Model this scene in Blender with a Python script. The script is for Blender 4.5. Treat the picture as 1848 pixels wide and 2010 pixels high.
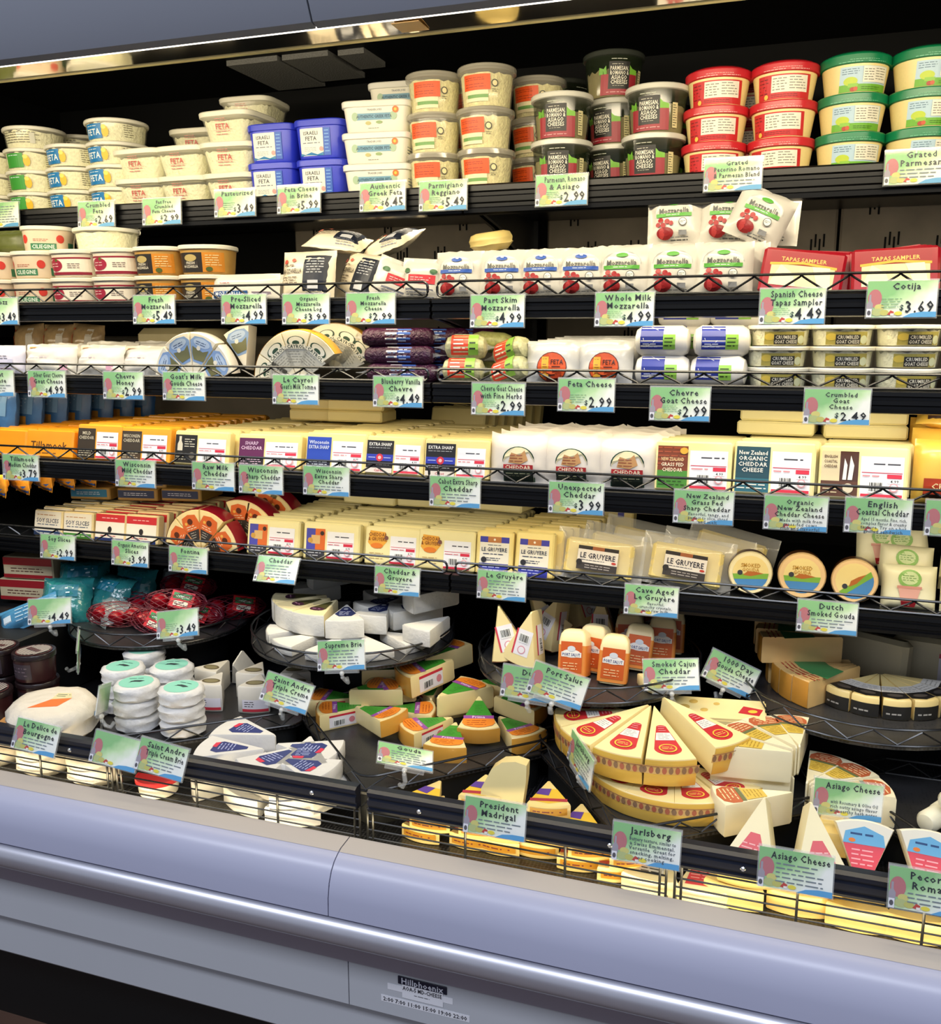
import bpy, math, random
from mathutils import Vector, Matrix, Euler

for _o in list(bpy.data.objects):
    bpy.data.objects.remove(_o, do_unlink=True)
SC = bpy.context.scene
COL = SC.collection
PI = math.pi
R = math.radians
random.seed(7)

# ------------------------------------------------------------------ camera
_cd = bpy.data.cameras.new('camera')
_cd.sensor_fit = 'HORIZONTAL'
_cd.sensor_width = 36.0
_cd.lens = 36.0 * 1830.0 / 1848.0
_cd.clip_start = 0.02
CAM = bpy.data.objects.new('camera', _cd)
COL.objects.link(CAM)
CAM.location = (0.5428, -1.3852, 1.5)
CAM.rotation_euler = (R(90 - 10.676), 0, R(19.08))
SC.camera = CAM

# ------------------------------------------------------------------ world, lights, exposure
_w = bpy.data.worlds.new('store_ambient')
SC.world = _w
_w.use_nodes = True
_bg = _w.node_tree.nodes['Background']
_bg.inputs[0].default_value = (0.80, 0.86, 1.0, 1)
_bg.inputs[1].default_value = 0.30
SC.view_settings.view_transform = 'Standard'
SC.view_settings.look = 'None'
SC.view_settings.gamma = 1.0
SC.view_settings.use_curve_mapping = False
SC.view_settings.exposure = 0.4


def area(name, loc, rot, sx, sy, power, col, spread=PI):
    ld = bpy.data.lights.new(name, 'AREA')
    ld.shape = 'RECTANGLE'
    ld.size = sx
    ld.size_y = sy
    ld.energy = power
    ld.color = col
    ld.spread = spread
    o = bpy.data.objects.new(name, ld)
    COL.objects.link(o)
    o.location = loc
    o.rotation_euler = rot
    return o


WARM = (1.0, 0.86, 0.60)
COOL = (0.84, 0.89, 1.0)
# store ceiling luminaires over the aisle (cool white)
for _i, _x in enumerate((-1.6, 0.6, 2.8)):
    area('aisle_ceiling_lamp', (_x, -2.3, 3.3), (R(20), 0, 0), 1.5, 0.6, 27, COOL)
# canopy lamp behind the mirror strip, shining down and back on to the shelves
area('canopy_lamp', (0, -0.234, 1.874), (R(55), 0, 0), 2.4, 0.03, 8.6, WARM)
# lamp strips under the front lips of the shelves
for _y, _z, _p in ((0.172, 1.716, 1.0), (0.022, 1.540, 0.9), (0.022, 1.408, 1.0), (0.022, 1.248, 1.1)):
    for _x in (-0.6, 0.6):
        area('shelf_lamp', (_x, _y, _z), (R(8), 0, 0), 1.16, 0.014, _p, WARM)
# lamp strip inside the front ledge, shining on to the baskets
for _x in (-0.6, 0.6):
    area('ledge_lamp', (_x, -0.312, 0.806), (R(75), 0, 0), 1.16, 0.012, 0.85, (1.0, 0.83, 0.5))


# ------------------------------------------------------------------ materials
def lin(h):
    h = h.lstrip('#')
    c = [int(h[i:i + 2], 16) / 255 for i in (0, 2, 4)]
    return tuple((x / 12.92 if x <= 0.04045 else ((x + 0.055) / 1.055) ** 2.4) for x in c) + (1,)


_M = {}


def mat(name, hexc, rough=0.5, metal=0.0, alpha=1.0, var=0.06, nscale=40.0, bump=0.0, bscale=120.0, spec=0.5,
        coat=0.0, sss=0.0):
    """procedural material: colour with a little noise, optional bump"""
    if name in _M:
        return _M[name]
    m = bpy.data.materials.new(name)
    m.use_nodes = True
    nt = m.node_tree
    b = nt.nodes['Principled BSDF']
    c = lin(hexc)
    tc = nt.nodes.new('ShaderNodeTexCoord')
    if var > 0:
        nz = nt.nodes.new('ShaderNodeTexNoise')
        nz.inputs['Scale'].default_value = nscale
        nz.inputs['Detail'].default_value = 3
        nt.links.new(tc.outputs['Object'], nz.inputs['Vector'])
        mx = nt.nodes.new('ShaderNodeMix')
        mx.data_type = 'RGBA'
        mx.inputs['A'].default_value = tuple(min(1, v * (1 - var)) for v in c[:3]) + (1,)
        mx.inputs['B'].default_value = tuple(min(1, v * (1 + var)) for v in c[:3]) + (1,)
        nt.links.new(nz.outputs['Fac'], mx.inputs['Factor'])
        nt.links.new(mx.outputs['Result'], b.inputs['Base Color'])
    else:
        b.inputs['Base Color'].default_value = c
    b.inputs['Roughness'].default_value = rough
    b.inputs['Metallic'].default_value = metal
    b.inputs['Alpha'].default_value = alpha
    b.inputs['Specular IOR Level'].default_value = spec
    b.inputs['Coat Weight'].default_value = coat
    b.inputs['Coat Roughness'].default_value = 0.15
    if bump > 0:
        n2 = nt.nodes.new('ShaderNodeTexNoise')
        n2.inputs['Scale'].default_value = bscale
        n2.inputs['Detail'].default_value = 4
        nt.links.new(tc.outputs['Object'], n2.inputs['Vector'])
        bp = nt.nodes.new('ShaderNodeBump')
        bp.inputs['Strength'].default_value = bump
        bp.inputs['Distance'].default_value = 0.004
        nt.links.new(n2.outputs['Fac'], bp.inputs['Height'])
        nt.links.new(bp.outputs['Normal'], b.inputs['Normal'])
    _M[name] = m
    return m


def ink(h):
    return mat('print_' + h.lstrip('#'), h, 0.42, var=0.03, nscale=90)


# ------------------------------------------------------------------ mesh builder
class MB:
    def __init__(s):
        s.v, s.f, s.m, s.mats = [], [], [], []

    def mi(s, m):
        if m not in s.mats:
            s.mats.append(m)
        return s.mats.index(m)

    def add(s, vs, fs, m):
        o = len(s.v)
        k = s.mi(m)
        s.v.extend([tuple(p) for p in vs])
        for f in fs:
            s.f.append([i + o for i in f])
            s.m.append(k)

    def box(s, x0, x1, y0, y1, z0, z1, m, b=0.0):
        if b <= 0:
            vs = [(x, y, z) for z in (z0, z1) for y in (y0, y1) for x in (x0, x1)]
            s.add(vs, [(0, 2, 3, 1), (4, 5, 7, 6), (0, 1, 5, 4), (2, 6, 7, 3), (0, 4, 6, 2), (1, 3, 7, 5)], m)
            return
        b = min(b, (x1 - x0) * .49, (y1 - y0) * .49, (z1 - z0) * .49)
        prof = [(z0, b), (z0 + b, 0), (z1 - b, 0), (z1, b)]
        rings = []
        for z, i in prof:
            xa, xb, ya, yb = x0 + i, x1 - i, y0 + i, y1 - i
            c = b
            if i > 0:
                c = b * .4
            rings.append([(xa + c, ya, z), (xb - c, ya, z), (xb, ya + c, z), (xb, yb - c, z), (xb - c, yb, z),
                          (xa + c, yb, z), (xa, yb - c, z), (xa, ya + c, z)])
        s.loft(rings, m)

    def loft(s, rings, m, cap0=True, cap1=True, closed=True):
        n = len(rings[0])
        vs = [p for r in rings for p in r]
        fs = []
        for i in range(len(rings) - 1):
            for j in range(n if closed else n - 1):
                k = (j + 1) % n
                fs.append((i * n + j, i * n + k, (i + 1) * n + k, (i + 1) * n + j))
        if cap0:
            fs.append(tuple(range(n - 1, -1, -1)))
        if cap1:
            o = (len(rings) - 1) * n
            fs.append(tuple(range(o, o + n)))
        s.add(vs, fs, m)

    def tube(s, path, r, m, n=6, closed=False):
        path = [Vector(p) for p in path]
        rings = []
        L = len(path)
        for i, p in enumerate(path):
            if closed:
                t = path[(i + 1) % L] - path[i - 1]
            else:
                t = path[min(i + 1, L - 1)] - path[max(i - 1, 0)]
            t = t.normalized()
            a = Vector((0, 0, 1)) if abs(t.z) < 0.9 else Vector((1, 0, 0))
            u = t.cross(a).normalized()
            w = u.cross(t)
            rr = r[i] if isinstance(r, (list, tuple)) else r
            rings.append([p + u * math.cos(2 * PI * k / n) * rr + w * math.sin(2 * PI * k / n) * rr for k in range(n)])
        if closed:
            rings.append(rings[0])
        s.loft(rings, m, not closed, not closed)

    def extrude_x(s, prof, x0, x1, m, caps=True):
        """open or closed (y,z) profile drawn along x"""
        s.loft([[(x, y, z) for (y, z) in prof] for x in (x1, x0)], m, caps, caps)

    def prism(s, poly, z0, z1, m):
        s.loft([[(x, y, z) for x, y in poly] for z in (z0, z1)], m)

    def mesh(s, name, sharp=35, smooth=True):
        me = bpy.data.meshes.new(name)
        me.from_pydata(s.v, [], s.f)
        for m in s.mats:
            me.materials.append(m)
        me.polygons.foreach_set('material_index', s.m)
        if smooth:
            me.polygons.foreach_set('use_smooth', [True] * len(s.f))
            me.update()
            me.set_sharp_from_angle(angle=R(sharp))
        me.update()
        return me


def link(name, data, parent=None, loc=None, rot=None):
    o = bpy.data.objects.new(name, data)
    COL.objects.link(o)
    if parent is not None:
        o.parent = parent
    if loc is not None:
        o.location = loc
    if rot is not None:
        o.rotation_euler = rot
    return o


def tagp(o, label=None, cat=None, group=None, kind=None):
    if label:
        o['label'] = label
    if cat:
        o['category'] = cat
    if group:
        o['group'] = group
    if kind:
        o['kind'] = kind
    return o


def place(name, parts, label, cat, loc, rot=(0, 0, 0), group=None, scale=None, only=None):
    """one thing: an Empty at its base with its parts (name, mesh[, sub-parts]) as children"""
    root = link(name, None, None, loc, rot)
    root.empty_display_size = 0.02
    if scale is not None:
        root.scale = scale if hasattr(scale, '__len__') else (scale,) * 3
    tagp(root, label, cat, group)
    for p in parts:
        if only and p[0] not in only:
            continue
        c = link(p[0], p[1], root)
        if len(p) > 2:
            for q in p[2]:
                link(q[0], q[1], c)
    return root


# ------------------------------------------------------------------ lettering: glyph outlines of the built-in font
_G = {}


def load_glyphs():
    chars = "ABCDEFGHIJKLMNOPQRSTUVWXYZabcdefghijklmnopqrstuvwxyz0123456789$.,&'-:/%\u00e9\u00e8"
    obs = []
    for c in chars:
        for body in (c, '|' + c + '|'):
            cu = bpy.data.curves.new('g', 'FONT')
            cu.body = body
            cu.size = 1
            cu.resolution_u = 1
            cu.fill_mode = 'FRONT'
            cu.offset = 0.018
            o = bpy.data.objects.new('g', cu)
            COL.objects.link(o)
            obs.append((c, len(body), o))
    cu = bpy.data.curves.new('g', 'FONT')
    cu.body = '||'
    o = bpy.data.objects.new('g', cu)
    COL.objects.link(o)
    obs.append(('', 0, o))
    dg = bpy.context.evaluated_depsgraph_get()
    dg.update()
    wid = {}
    for c, n, o in obs:
        me = bpy.data.meshes.new_from_object(o.evaluated_get(dg), depsgraph=dg)
        vs = [(v.co.x, v.co.y) for v in me.vertices]
        if n == 1:
            _G[c] = [vs, [tuple(p.vertices) for p in me.polygons], 0.5]
        else:
            wid[c if n else ''] = max(v[0] for v in vs) - min(v[0] for v in vs)
        bpy.data.meshes.remove(me)
    for c in chars:
        _G[c][2] = wid[c] - wid['']
    for c, n, o in obs:
        d = o.data
        bpy.data.objects.remove(o, do_unlink=True)
        bpy.data.curves.remove(d)


load_glyphs()


def text_tris(txt, size, jitter=0.0, squeeze=1.0, rnd=random):
    """-> (verts2d, faces, width)"""
    x = 0
    V, F = [], []
    for c in txt:
        if c == ' ' or c not in _G:
            x += 0.28 * squeeze
            continue
        vs, fs, adv = _G[c]
        o = len(V)
        a = rnd.uniform(-1, 1) * jitter
        dy = rnd.uniform(-1, 1) * jitter * .25
        sc = 1 + rnd.uniform(-1, 1) * jitter * .5
        ca, sa = math.cos(a), math.sin(a)
        for (px, py) in vs:
            qx, qy = px * sc * squeeze, py * sc
            V.append(((x + qx * ca - qy * sa) * size, (qx * sa + qy * ca + dy) * size))
        F.extend([tuple(i + o for i in f) for f in fs])
        x += adv * squeeze * (1 + .12 * (jitter > 0))
    return V, F, x * size


def decal(shapes, S, seg=None, name='label', off0=0.0003, step=0.00016):
    """flat print: shapes in label space, S(u, v, offset) -> point on the surface"""
    mb = MB()
    for li, sh in enumerate(shapes):
        off = off0 + step * li
        k = sh[0]
        if k == 'r':
            _, x0, y0, x1, y1, col = sh
            nx = max(1, int(math.ceil((x1 - x0) / seg))) if seg else 1
            ny = max(1, int(math.ceil((y1 - y0) / (seg * 2)))) if seg else 1
            vs = [S(x0 + (x1 - x0) * i / nx, y0 + (y1 - y0) * j / ny, off) for j in range(ny + 1) for i in range(nx + 1)]
            fs = [(j * (nx + 1) + i, j * (nx + 1) + i + 1, (j + 1) * (nx + 1) + i + 1, (j + 1) * (nx + 1) + i)
                  for j in range(ny) for i in range(nx)]
            mb.add(vs, fs, ink(col))
        elif k == 'e':
            _, cx, cy, rx, ry, col = sh
            n = 20
            rr = (0.5, 1.0)
            vs = [S(cx, cy, off)] + [S(cx + rx * q * math.cos(2 * PI * i / n), cy + ry * q * math.sin(2 * PI * i / n), off)
                                     for q in rr for i in range(n)]
            fs = [(0, 1 + i, 1 + (i + 1) % n) for i in range(n)]
            fs += [(1 + i, 1 + n + i, 1 + n + (i + 1) % n, 1 + (i + 1) % n) for i in range(n)]
            mb.add(vs, fs, ink(col))
        elif k == 'p':
            _, pts, col = sh
            mb.add([S(x, y, off) for x, y in pts], [tuple(range(len(pts)))], ink(col))
        elif k == 't':
            _, txt, cx, cy, size, col = sh[:6]
            mw = sh[6] if len(sh) > 6 else None
            jit = sh[7] if len(sh) > 7 else 0.0
            V, F, W = text_tris(txt, size, jit)
            q = 1.0
            if mw and W > mw:
                q = mw / W
            mb.add([S(cx + (x - W / 2) * q, cy + y - size * .34, off) for x, y in V], F, ink(col))
        elif k == 'w':  # small print: rows of word-long bars
            _, x0, y0, x1, y1, n, col = sh
            rn = random.Random(int((x0 + y1) * 1e5) + n)
            lh = (y1 - y0) / n
            for i in range(n):
                x = x0
                yy = y1 - (i + .5) * lh
                end = x1 - rn.random() * (x1 - x0) * .25
                while x < end:
                    w = min(rn.uniform(.8, 2.6) * lh * 1.1, end - x)
                    if w > lh * .3:
                        mb.add([S(x, yy - lh * .15, off), S(x + w, yy - lh * .15, off), S(x + w, yy + lh * .15, off),
                                S(x, yy + lh * .15, off)], [(0, 1, 2, 3)], ink(col))
                    x += w + lh * .45
    return mb.mesh(name, smooth=False)


def barcode(x0, y0, x1, y1, n=9):
    out = [('r', x0, y0, x1, y1, 'f2f2ee')]
    rn = random.Random(n)
    w = (x1 - x0) * .9 / n
    for i in range(n):
        a = x0 + (x1 - x0) * .05 + i * w
        out.append(('r', a, y0 + (y1 - y0) * .15, a + w * rn.uniform(.3, .75), y1 - (y1 - y0) * .1, '303030'))
    return out


def price_sticker(x0, y0, x1, y1):
    w, h = x1 - x0, y1 - y0
    return [('r', x0, y0, x1, y1, 'eeedf0'), ('w', x0 + w * .3, y1 - h * .24, x1 - w * .08, y1 - h * .12, 1, '404048'),
            ('r', x0 + .03 * w, y1 - h * .40, x1 - .03 * w, y1 - h * .38, 'd04858'),
            ('r', x0 + .62 * w, y1 - h * .52, x1 - .04 * w, y1 - h * .42, 'd23048'),
            ('r', x0 + .64 * w, y1 - h * .64, x1 - .06 * w, y1 - h * .54, 'f6f4f4'),
            ('t', '4.99', x0 + .80 * w, y1 - h * .59, h * .1, '303030', w * .28),
            ('w', x0 + .05 * w, y1 - h * .52, x0 + .55 * w, y1 - h * .42, 1, 'd88890')] + \
        barcode(x0 + .2 * w, y0 + .12 * h, x0 + .55 * w, y0 + .4 * h, 8) + \
        [('e', x0 + .78 * w, y0 + .26 * h, .11 * w, .11 * w, 'e0a0a8'), ('e', x0 + .78 * w, y0 + .26 * h, .08 * w, .08 * w, 'eeedf0'),
         ('r', x0 + .02 * w, y0 + .02 * h, x1 - .02 * w, y0 + .09 * h, 'd23048')]


# ------------------------------------------------------------------ shared materials
m_black = mat('black_metal', '15171a', 0.32, var=.1, spec=.5)
m_blackmatt = mat('black_matt_plastic', '101214', 0.55, var=.15)
m_wire = mat('black_coated_wire', '17181a', 0.25, var=.1, spec=.6)
m_rail = mat('dark_navy_plastic_rail', '07080b', 0.34, var=.06, spec=.3)
m_clear = mat('clear_plastic', 'eef2f4', 0.08, alpha=.16, var=0, spec=.8)
m_clear2 = mat('clear_tub_plastic', 'f2efe0', 0.1, alpha=.15, var=.04, spec=.8)
m_film = mat('shrink_film', 'f4f4f0', 0.1, alpha=.2, var=.05, spec=1.0)
m_white = mat('white_plastic', 'e6e2d2', 0.38, var=.03)
m_chrome = mat('brushed_aluminium', 'c9cad6', 0.33, metal=.75, var=.04)
m_cream = mat('crumbled_cheese', 'f6eec6', 0.6, var=.2, nscale=200, bump=1.0, bscale=150)
m_cream2 = mat('shredded_cheese', 'f4dfa4', 0.6, var=.3, nscale=220, bump=1.0, bscale=170)
m_grate = mat('grated_cheese', 'f0dfa4', 0.65, var=.08, nscale=400, bump=.3, bscale=500)


# ------------------------------------------------------------------ the case and the room
XL, XR = -1.22, 1.22
m_lav = mat('lavender_grey_bumper', 'abaec6', 0.30, var=.02, nscale=6, spec=.5)
m_lavtop = mat('beige_grey_ledge', 'b2aaa4', 0.4, var=.02, nscale=6)
m_panel = mat('pale_grey_painted_steel', 'b4b7be', 0.45, var=.02, nscale=8)
m_canopy = mat('silver_grey_canopy', '7f838e', 0.42, var=.02, nscale=5)
m_mirror = mat('mirror_strip', 'e6dfd4', 0.06, metal=1.0, var=0, bump=.06, bscale=9)
m_backp = mat('worn_grey_back_panel', 'b0a592', 0.6, var=.35, nscale=14)
m_dark = mat('black_case_liner', '030406', 0.6, var=.2, spec=.15)
m_slot = mat('slot_black', '050506', 0.8, var=0)
m_floor = mat('brown_floor_tile', '4a362e', 0.5, var=.15, nscale=9)
m_kick = mat('black_kick_plate', '07090a', 0.35, var=.1)
m_vent = mat('grey_honeycomb_vent', '6a6a68', 0.6, var=.3, nscale=300, bump=.5, bscale=300)
m_steel = mat('bright_screw', 'e6e8ea', 0.2, metal=1.0, var=0)

mb = MB()
mb.box(-4, 4, -4, 1.5, 0.29, 0.31, m_floor)
tagp(link('floor', mb.mesh('floor')), 'brown tiled shop floor in front of the case', 'floor', kind='structure')

case = link('refrigerated_case', None, None, (0, 0, 0.31))
tagp(case, 'open refrigerated display case with grey bumper, canopy and black shelving', 'display case')


def cpart(name, mb, parent=case, **k):
    o = link(name, mb.mesh(name), parent)
    if parent is case:
        o.location = (0, 0, -0.31)
    if k:
        tagp(o, **k)
    return o


# back liner, added light-blocking ends, ceiling, well floor
mb = MB()
mb.box(XL, XR, 0.585, 0.61, 0.72, 2.05, m_dark)
cpart('back_liner', mb)
for x in (XL, XR):  # unseen dark walls added to keep ambient light from leaking in
    mb = MB()
    mb.box(x - .012, x + .012, -0.30, 0.60, 0.5, 2.05, m_dark)
    cpart('end_light_block', mb)
mb = MB()
mb.box(XL, XR, -0.30, 0.61, 2.04, 2.06, m_dark)
cpart('inner_ceiling', mb)
for (x, y, w, d) in ((-.512, .44, .115, .20), (-.395, .425, .10, .165), (-.30, .40, .055, .10)):
    mb = MB()
    mb.box(x - w / 2, x + w / 2, y - d / 2, y + d / 2, 2.03, 2.04, m_vent)
    cpart('ceiling_vent', mb)
m_perf = None


def perforated():
    m = bpy.data.materials.new('black_perforated_sheet')
    m.use_nodes = True
    nt = m.node_tree
    b = nt.nodes['Principled BSDF']
    tc = nt.nodes.new('ShaderNodeTexCoord')
    vo = nt.nodes.new('ShaderNodeTexVoronoi')
    vo.inputs['Scale'].default_value = 190
    vo.inputs['Randomness'].default_value = 0.15
    nt.links.new(tc.outputs['Object'], vo.inputs['Vector'])
    cr = nt.nodes.new('ShaderNodeValToRGB')
    cr.color_ramp.elements[0].position = 0.42
    cr.color_ramp.elements[0].color = (0.003, 0.003, 0.004, 1)
    cr.color_ramp.elements[1].position = 0.5
    cr.color_ramp.elements[1].color = (0.03, 0.03, 0.032, 1)
    nt.links.new(vo.outputs['Distance'], cr.inputs['Fac'])
    nt.links.new(cr.outputs['Color'], b.inputs['Base Color'])
    b.inputs['Roughness'].default_value = 0.35
    return m


m_perf = perforated()
mb = MB()
mb.box(XL, XR, -0.29, 0.60, 0.765, 0.780, m_perf)
cpart('well_floor', mb)

# grey perforated rear panels above the second and third shelves, with their slots
slot_mb = MB()
slot_mb.box(-.0016, .0016, -.001, .001, -.012, .012, m_slot)
slot_me = slot_mb.mesh('slot')
for (x0, x1, z0, z1) in ((-.56, -.035, 1.40, 1.76), (.035, .60, 1.40, 1.76), (.605, 1.2, 1.40, 1.76), (-1.2, -.565, 1.3, 1.5)):
    mb = MB()
    mb.box(x0, x1, 0.572, 0.585, z0, z1, m_backp, .004)
    bpn = cpart('back_panel', mb)
    n = 0
    x = x0 + .05
    while x < x1 - .03 and z1 > 1.7:
        for r_, zc in enumerate((1.735, 1.67, 1.60, 1.50)):
            if (r_ + n) % 2 == 0 or r_ == 1:
                for q in range(4 if r_ == 1 else 3):
                    link('slot', slot_me, bpn, (x + q * .0075 + (r_ % 2) * .03, 0.5715, zc + (q % 2) * .009))
        x += .088
        n += 1
# slotted uprights
for x in (-1.19, 0.0, 1.19):
    mb = MB()
    mb.box(x - .02, x + .02, 0.555, 0.58, 0.8, 1.95, m_black)
    cpart('slotted_upright', mb)

# canopy
CP = [(-.355, 1.846), (-.366, 1.850), (-.376, 1.87), (-.388, 1.91), (-.40, 1.97), (-.41, 2.06), (-.39, 2.06), (-.35, 1.87)]
for x0, x1 in ((XL, -.0012), (.0012, XR)):
    mb = MB()
    mb.extrude_x(CP, x0, x1, m_canopy)
    cpart('canopy_fascia', mb)
mb = MB()
mb.extrude_x([(-.354, 1.850), (-.354, 1.862), (-.30, 1.876), (-.3035, 1.866)], XL, XR, m_dark)
cpart('canopy_underside', mb)
mb = MB()
mb.extrude_x([(-.250, 1.8617), (-.302, 1.8650), (-.302, 1.8675), (-.250, 1.8640)], XL, XR, m_mirror)
mir = cpart('mirror_strip', mb)
mb = MB()
mb.extrude_x([(-.246, 1.8600), (-.252, 1.8606), (-.252, 1.8632), (-.246, 1.8632)], XL, XR, mat('gold_edge', 'cfc08a', .3, metal=.8, var=.1))
cpart('mirror_edge_trim', mb)
m_led = mat('lit_lamp_tube', 'fff6e0', 0.4, var=0)
_b = m_led.node_tree.nodes['Principled BSDF']
_b.inputs['Emission Color'].default_value = (1, .93, .8, 1)
_b.inputs['Emission Strength'].default_value = 2.2
mb = MB()
mb.tube([(XL, -.3045, 1.8632), (XR, -.3045, 1.8632)], .0019, m_led)
cpart('canopy_light_tube', mb)
mb = MB()
mb.extrude_x([(-.262, 1.868), (-.262, 2.04), (-.256, 2.04), (-.252, 1.868)], XL, XR, m_dark)
cpart('canopy_inner_panel', mb)
mb = MB()
mb.box(.067, .102, -.296, -.262, 1.8610, 1.8620, mat('amber_sticker', 'e6b468', .4))
_s = cpart('amber_sticker', mb)

# bumper, chrome rail, lower panels
BP = [(-.318, .78), (-.322, .8195), (-.325, .8215), (-.352, .8195), (-.361, .8175), (-.372, .812), (-.381, .803), (-.388, .789),
      (-.392, .770), (-.393, .745), (-.33, .745), (-.33, .78)]
for x0, x1 in ((XL, -.0008), (.0008, XR)):
    mb = MB()
    mb.extrude_x(BP, x0, x1, m_lav)
    bo = cpart('bumper_panel', mb, label='lavender grey moulded bumper')
    mb = MB()
    mb.extrude_x([(-.3205, .8195), (-.325, .8225), (-.352, .8205), (-.3585, .8185), (-.352, .8192), (-.325, .821)], x0, x1, m_lavtop)
    link('ledge_cap', mb.mesh('ledge_cap'), bo)
CR = [(-.386 - .0170 * math.cos(a), .7225 + .0200 * math.sin(a)) for a in [R(d) for d in range(-90, 91, 18)]]
CR += [(-.37, .7425), (-.37, .7025)]
mb = MB()
mb.extrude_x(CR[::-1], XL, XR, m_chrome)
cpart('bumper_rail', mb, label='brushed aluminium bumper rail')
mb = MB()
mb.extrude_x([(-.380, .7025), (-.372, .699), (-.343, .643), (-.33, .643), (-.33, .706)], XL, XR, mat('mauve_grey_valance', '9a93a2', .45, var=.02))
cpart('lower_valance', mb)
for x0, x1 in ((XL, -.0008), (.0008, XR)):
    mb = MB()
    mb.extrude_x([(-.340, .66), (-.340, .573), (-.330, .566), (-.31, .566), (-.31, .66)], x0, x1, m_panel)
    cpart('front_panel', mb)
mb = MB()
mb.extrude_x([(-.322, .568), (-.322, .492), (-.318, .487), (-.30, .487), (-.30, .568)], XL, XR, m_panel)
cpart('lower_front_panel', mb)
mb = MB()
mb.box(XL, XR, -.262, -.24, .31, .56, m_kick)
cpart('kick_plate', mb)
# nameplate with its two stickers on the front panel
S0 = lambda u, v, o: (u, -o, v)
mb = MB()
for b_ in ((-.036, .036, -.0012, 0, -.006, .006),):
    mb.box(*b_, mat('nameplate_navy', '15182c', .35), .001)
np_ = link('nameplate', mb.mesh('nameplate'), case, (.112, -.3403, .632 - .31))
tagp(np_, 'dark maker nameplate')
link('lettering', decal([('t', 'Hillphoenix', 0, 0, .0125, 'c8cad6', .062)], lambda u, v, o: (u, -.0013 - o, v)), np_)
for (x, z, w, h, t, ts) in ((.108, .6175, .096, .009, '', 0), (.112, .6165, .06, .022, '', 0), (.115, .597, .13, .010, '2:00 7:00 11:00 15:00 19:00 22:00', .0085)):
    mb = MB()
    mb.box(-w / 2, w / 2, -.0004, 0, -h / 2, h / 2, mat('white_sticker', 'dcdde4', .45))
    st = link('case_sticker', mb.mesh('case_sticker'), case, (x, -.3401 - (.0004 if h > .02 else 0), z - .31))
    sh = [('t', t, 0, 0, ts, '303038', w * .95)] if t else ([('t', 'AOA-5 MD-CHEESE', 0, .0045, .0085, '303038', w * .96),
                                                         ('w', -.012, -.005, .014, -.002, 1, '505058')] if h > .02 else [])
    if sh:
        link('lettering', decal(sh, lambda u, v, o: (u, -.0005 - o, v)), st)

# ------------------------------------------------------------------ shelves
LIP = [(.012, 0), (-.002, 0), (-.0055, -.002), (-.006, -.0075), (-.0025, -.009), (-.0025, -.0125), (-.006, -.014), (-.006, -.0195),
       (-.0025, -.021), (-.0025, -.0245), (-.006, -.026), (-.0055, -.0305), (.001, -.032), (.012, -.032)]
ORD = ['front', 'second', 'third', 'fourth', 'fifth', 'sixth', 'seventh', 'eighth', 'ninth', 'tenth', 'eleventh', 'twelfth',
       'thirteenth', 'fourteenth', 'fifteenth', 'sixteenth', 'seventeenth', 'eighteenth', 'nineteenth', 'twentieth']
SH = {1: (.15, 1.7477, 1.5), 2: (0, 1.558, 1), 3: (0, 1.428, 1), 4: (0, 1.271, 1.05), 5: (.08, 1.0955, 1)}
NM = {1: 'top shelf', 2: 'second shelf', 3: 'third shelf', 4: 'fourth shelf', 5: 'lowest hanging shelf'}
HOLD = {1: 'the cheese tubs', 2: 'the mozzarella packs', 3: 'the goat cheeses', 4: 'the cheddar blocks', 5: 'the gruyere'}
SIDE = {0: 'blue tub bay', 1: 'red lid bay'}
for s, (y0, zt, k) in SH.items():
    for bi, (x0, x1) in enumerate(((XL + .014, -.002), (.002, XR - .014))):
        t = link('shelf', None, None, (0, y0, zt))
        tagp(t, 'black %s under %s, %s' % (NM[s], HOLD[s], SIDE[bi]), 'shelf', 'hanging shelves of the case')
        mb = MB()
        mb.box(x0, x1, .010, .556 - y0, -.014, -.003, m_black)
        link('deck', mb.mesh('deck'), t)
        mb = MB()
        mb.extrude_x([(a, b * k) for a, b in LIP], x0, x1, m_rail)
        link('price_rail', mb.mesh('price_rail', sharp=20), t)
        bz = -.085 if s == 1 else -.06
        for xb in (x0 + .002, x1 - .008):
            mb = MB()
            prof = [(.014, -.012), (.014, -.03), (.06, -.034), (.18, -.05), (.30, bz), (.556 - y0, bz), (.556 - y0, -.012)]
            mb.extrude_x(prof[::-1], xb, xb + .006, m_black)
            link('bracket', mb.mesh('bracket'), t)
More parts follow.
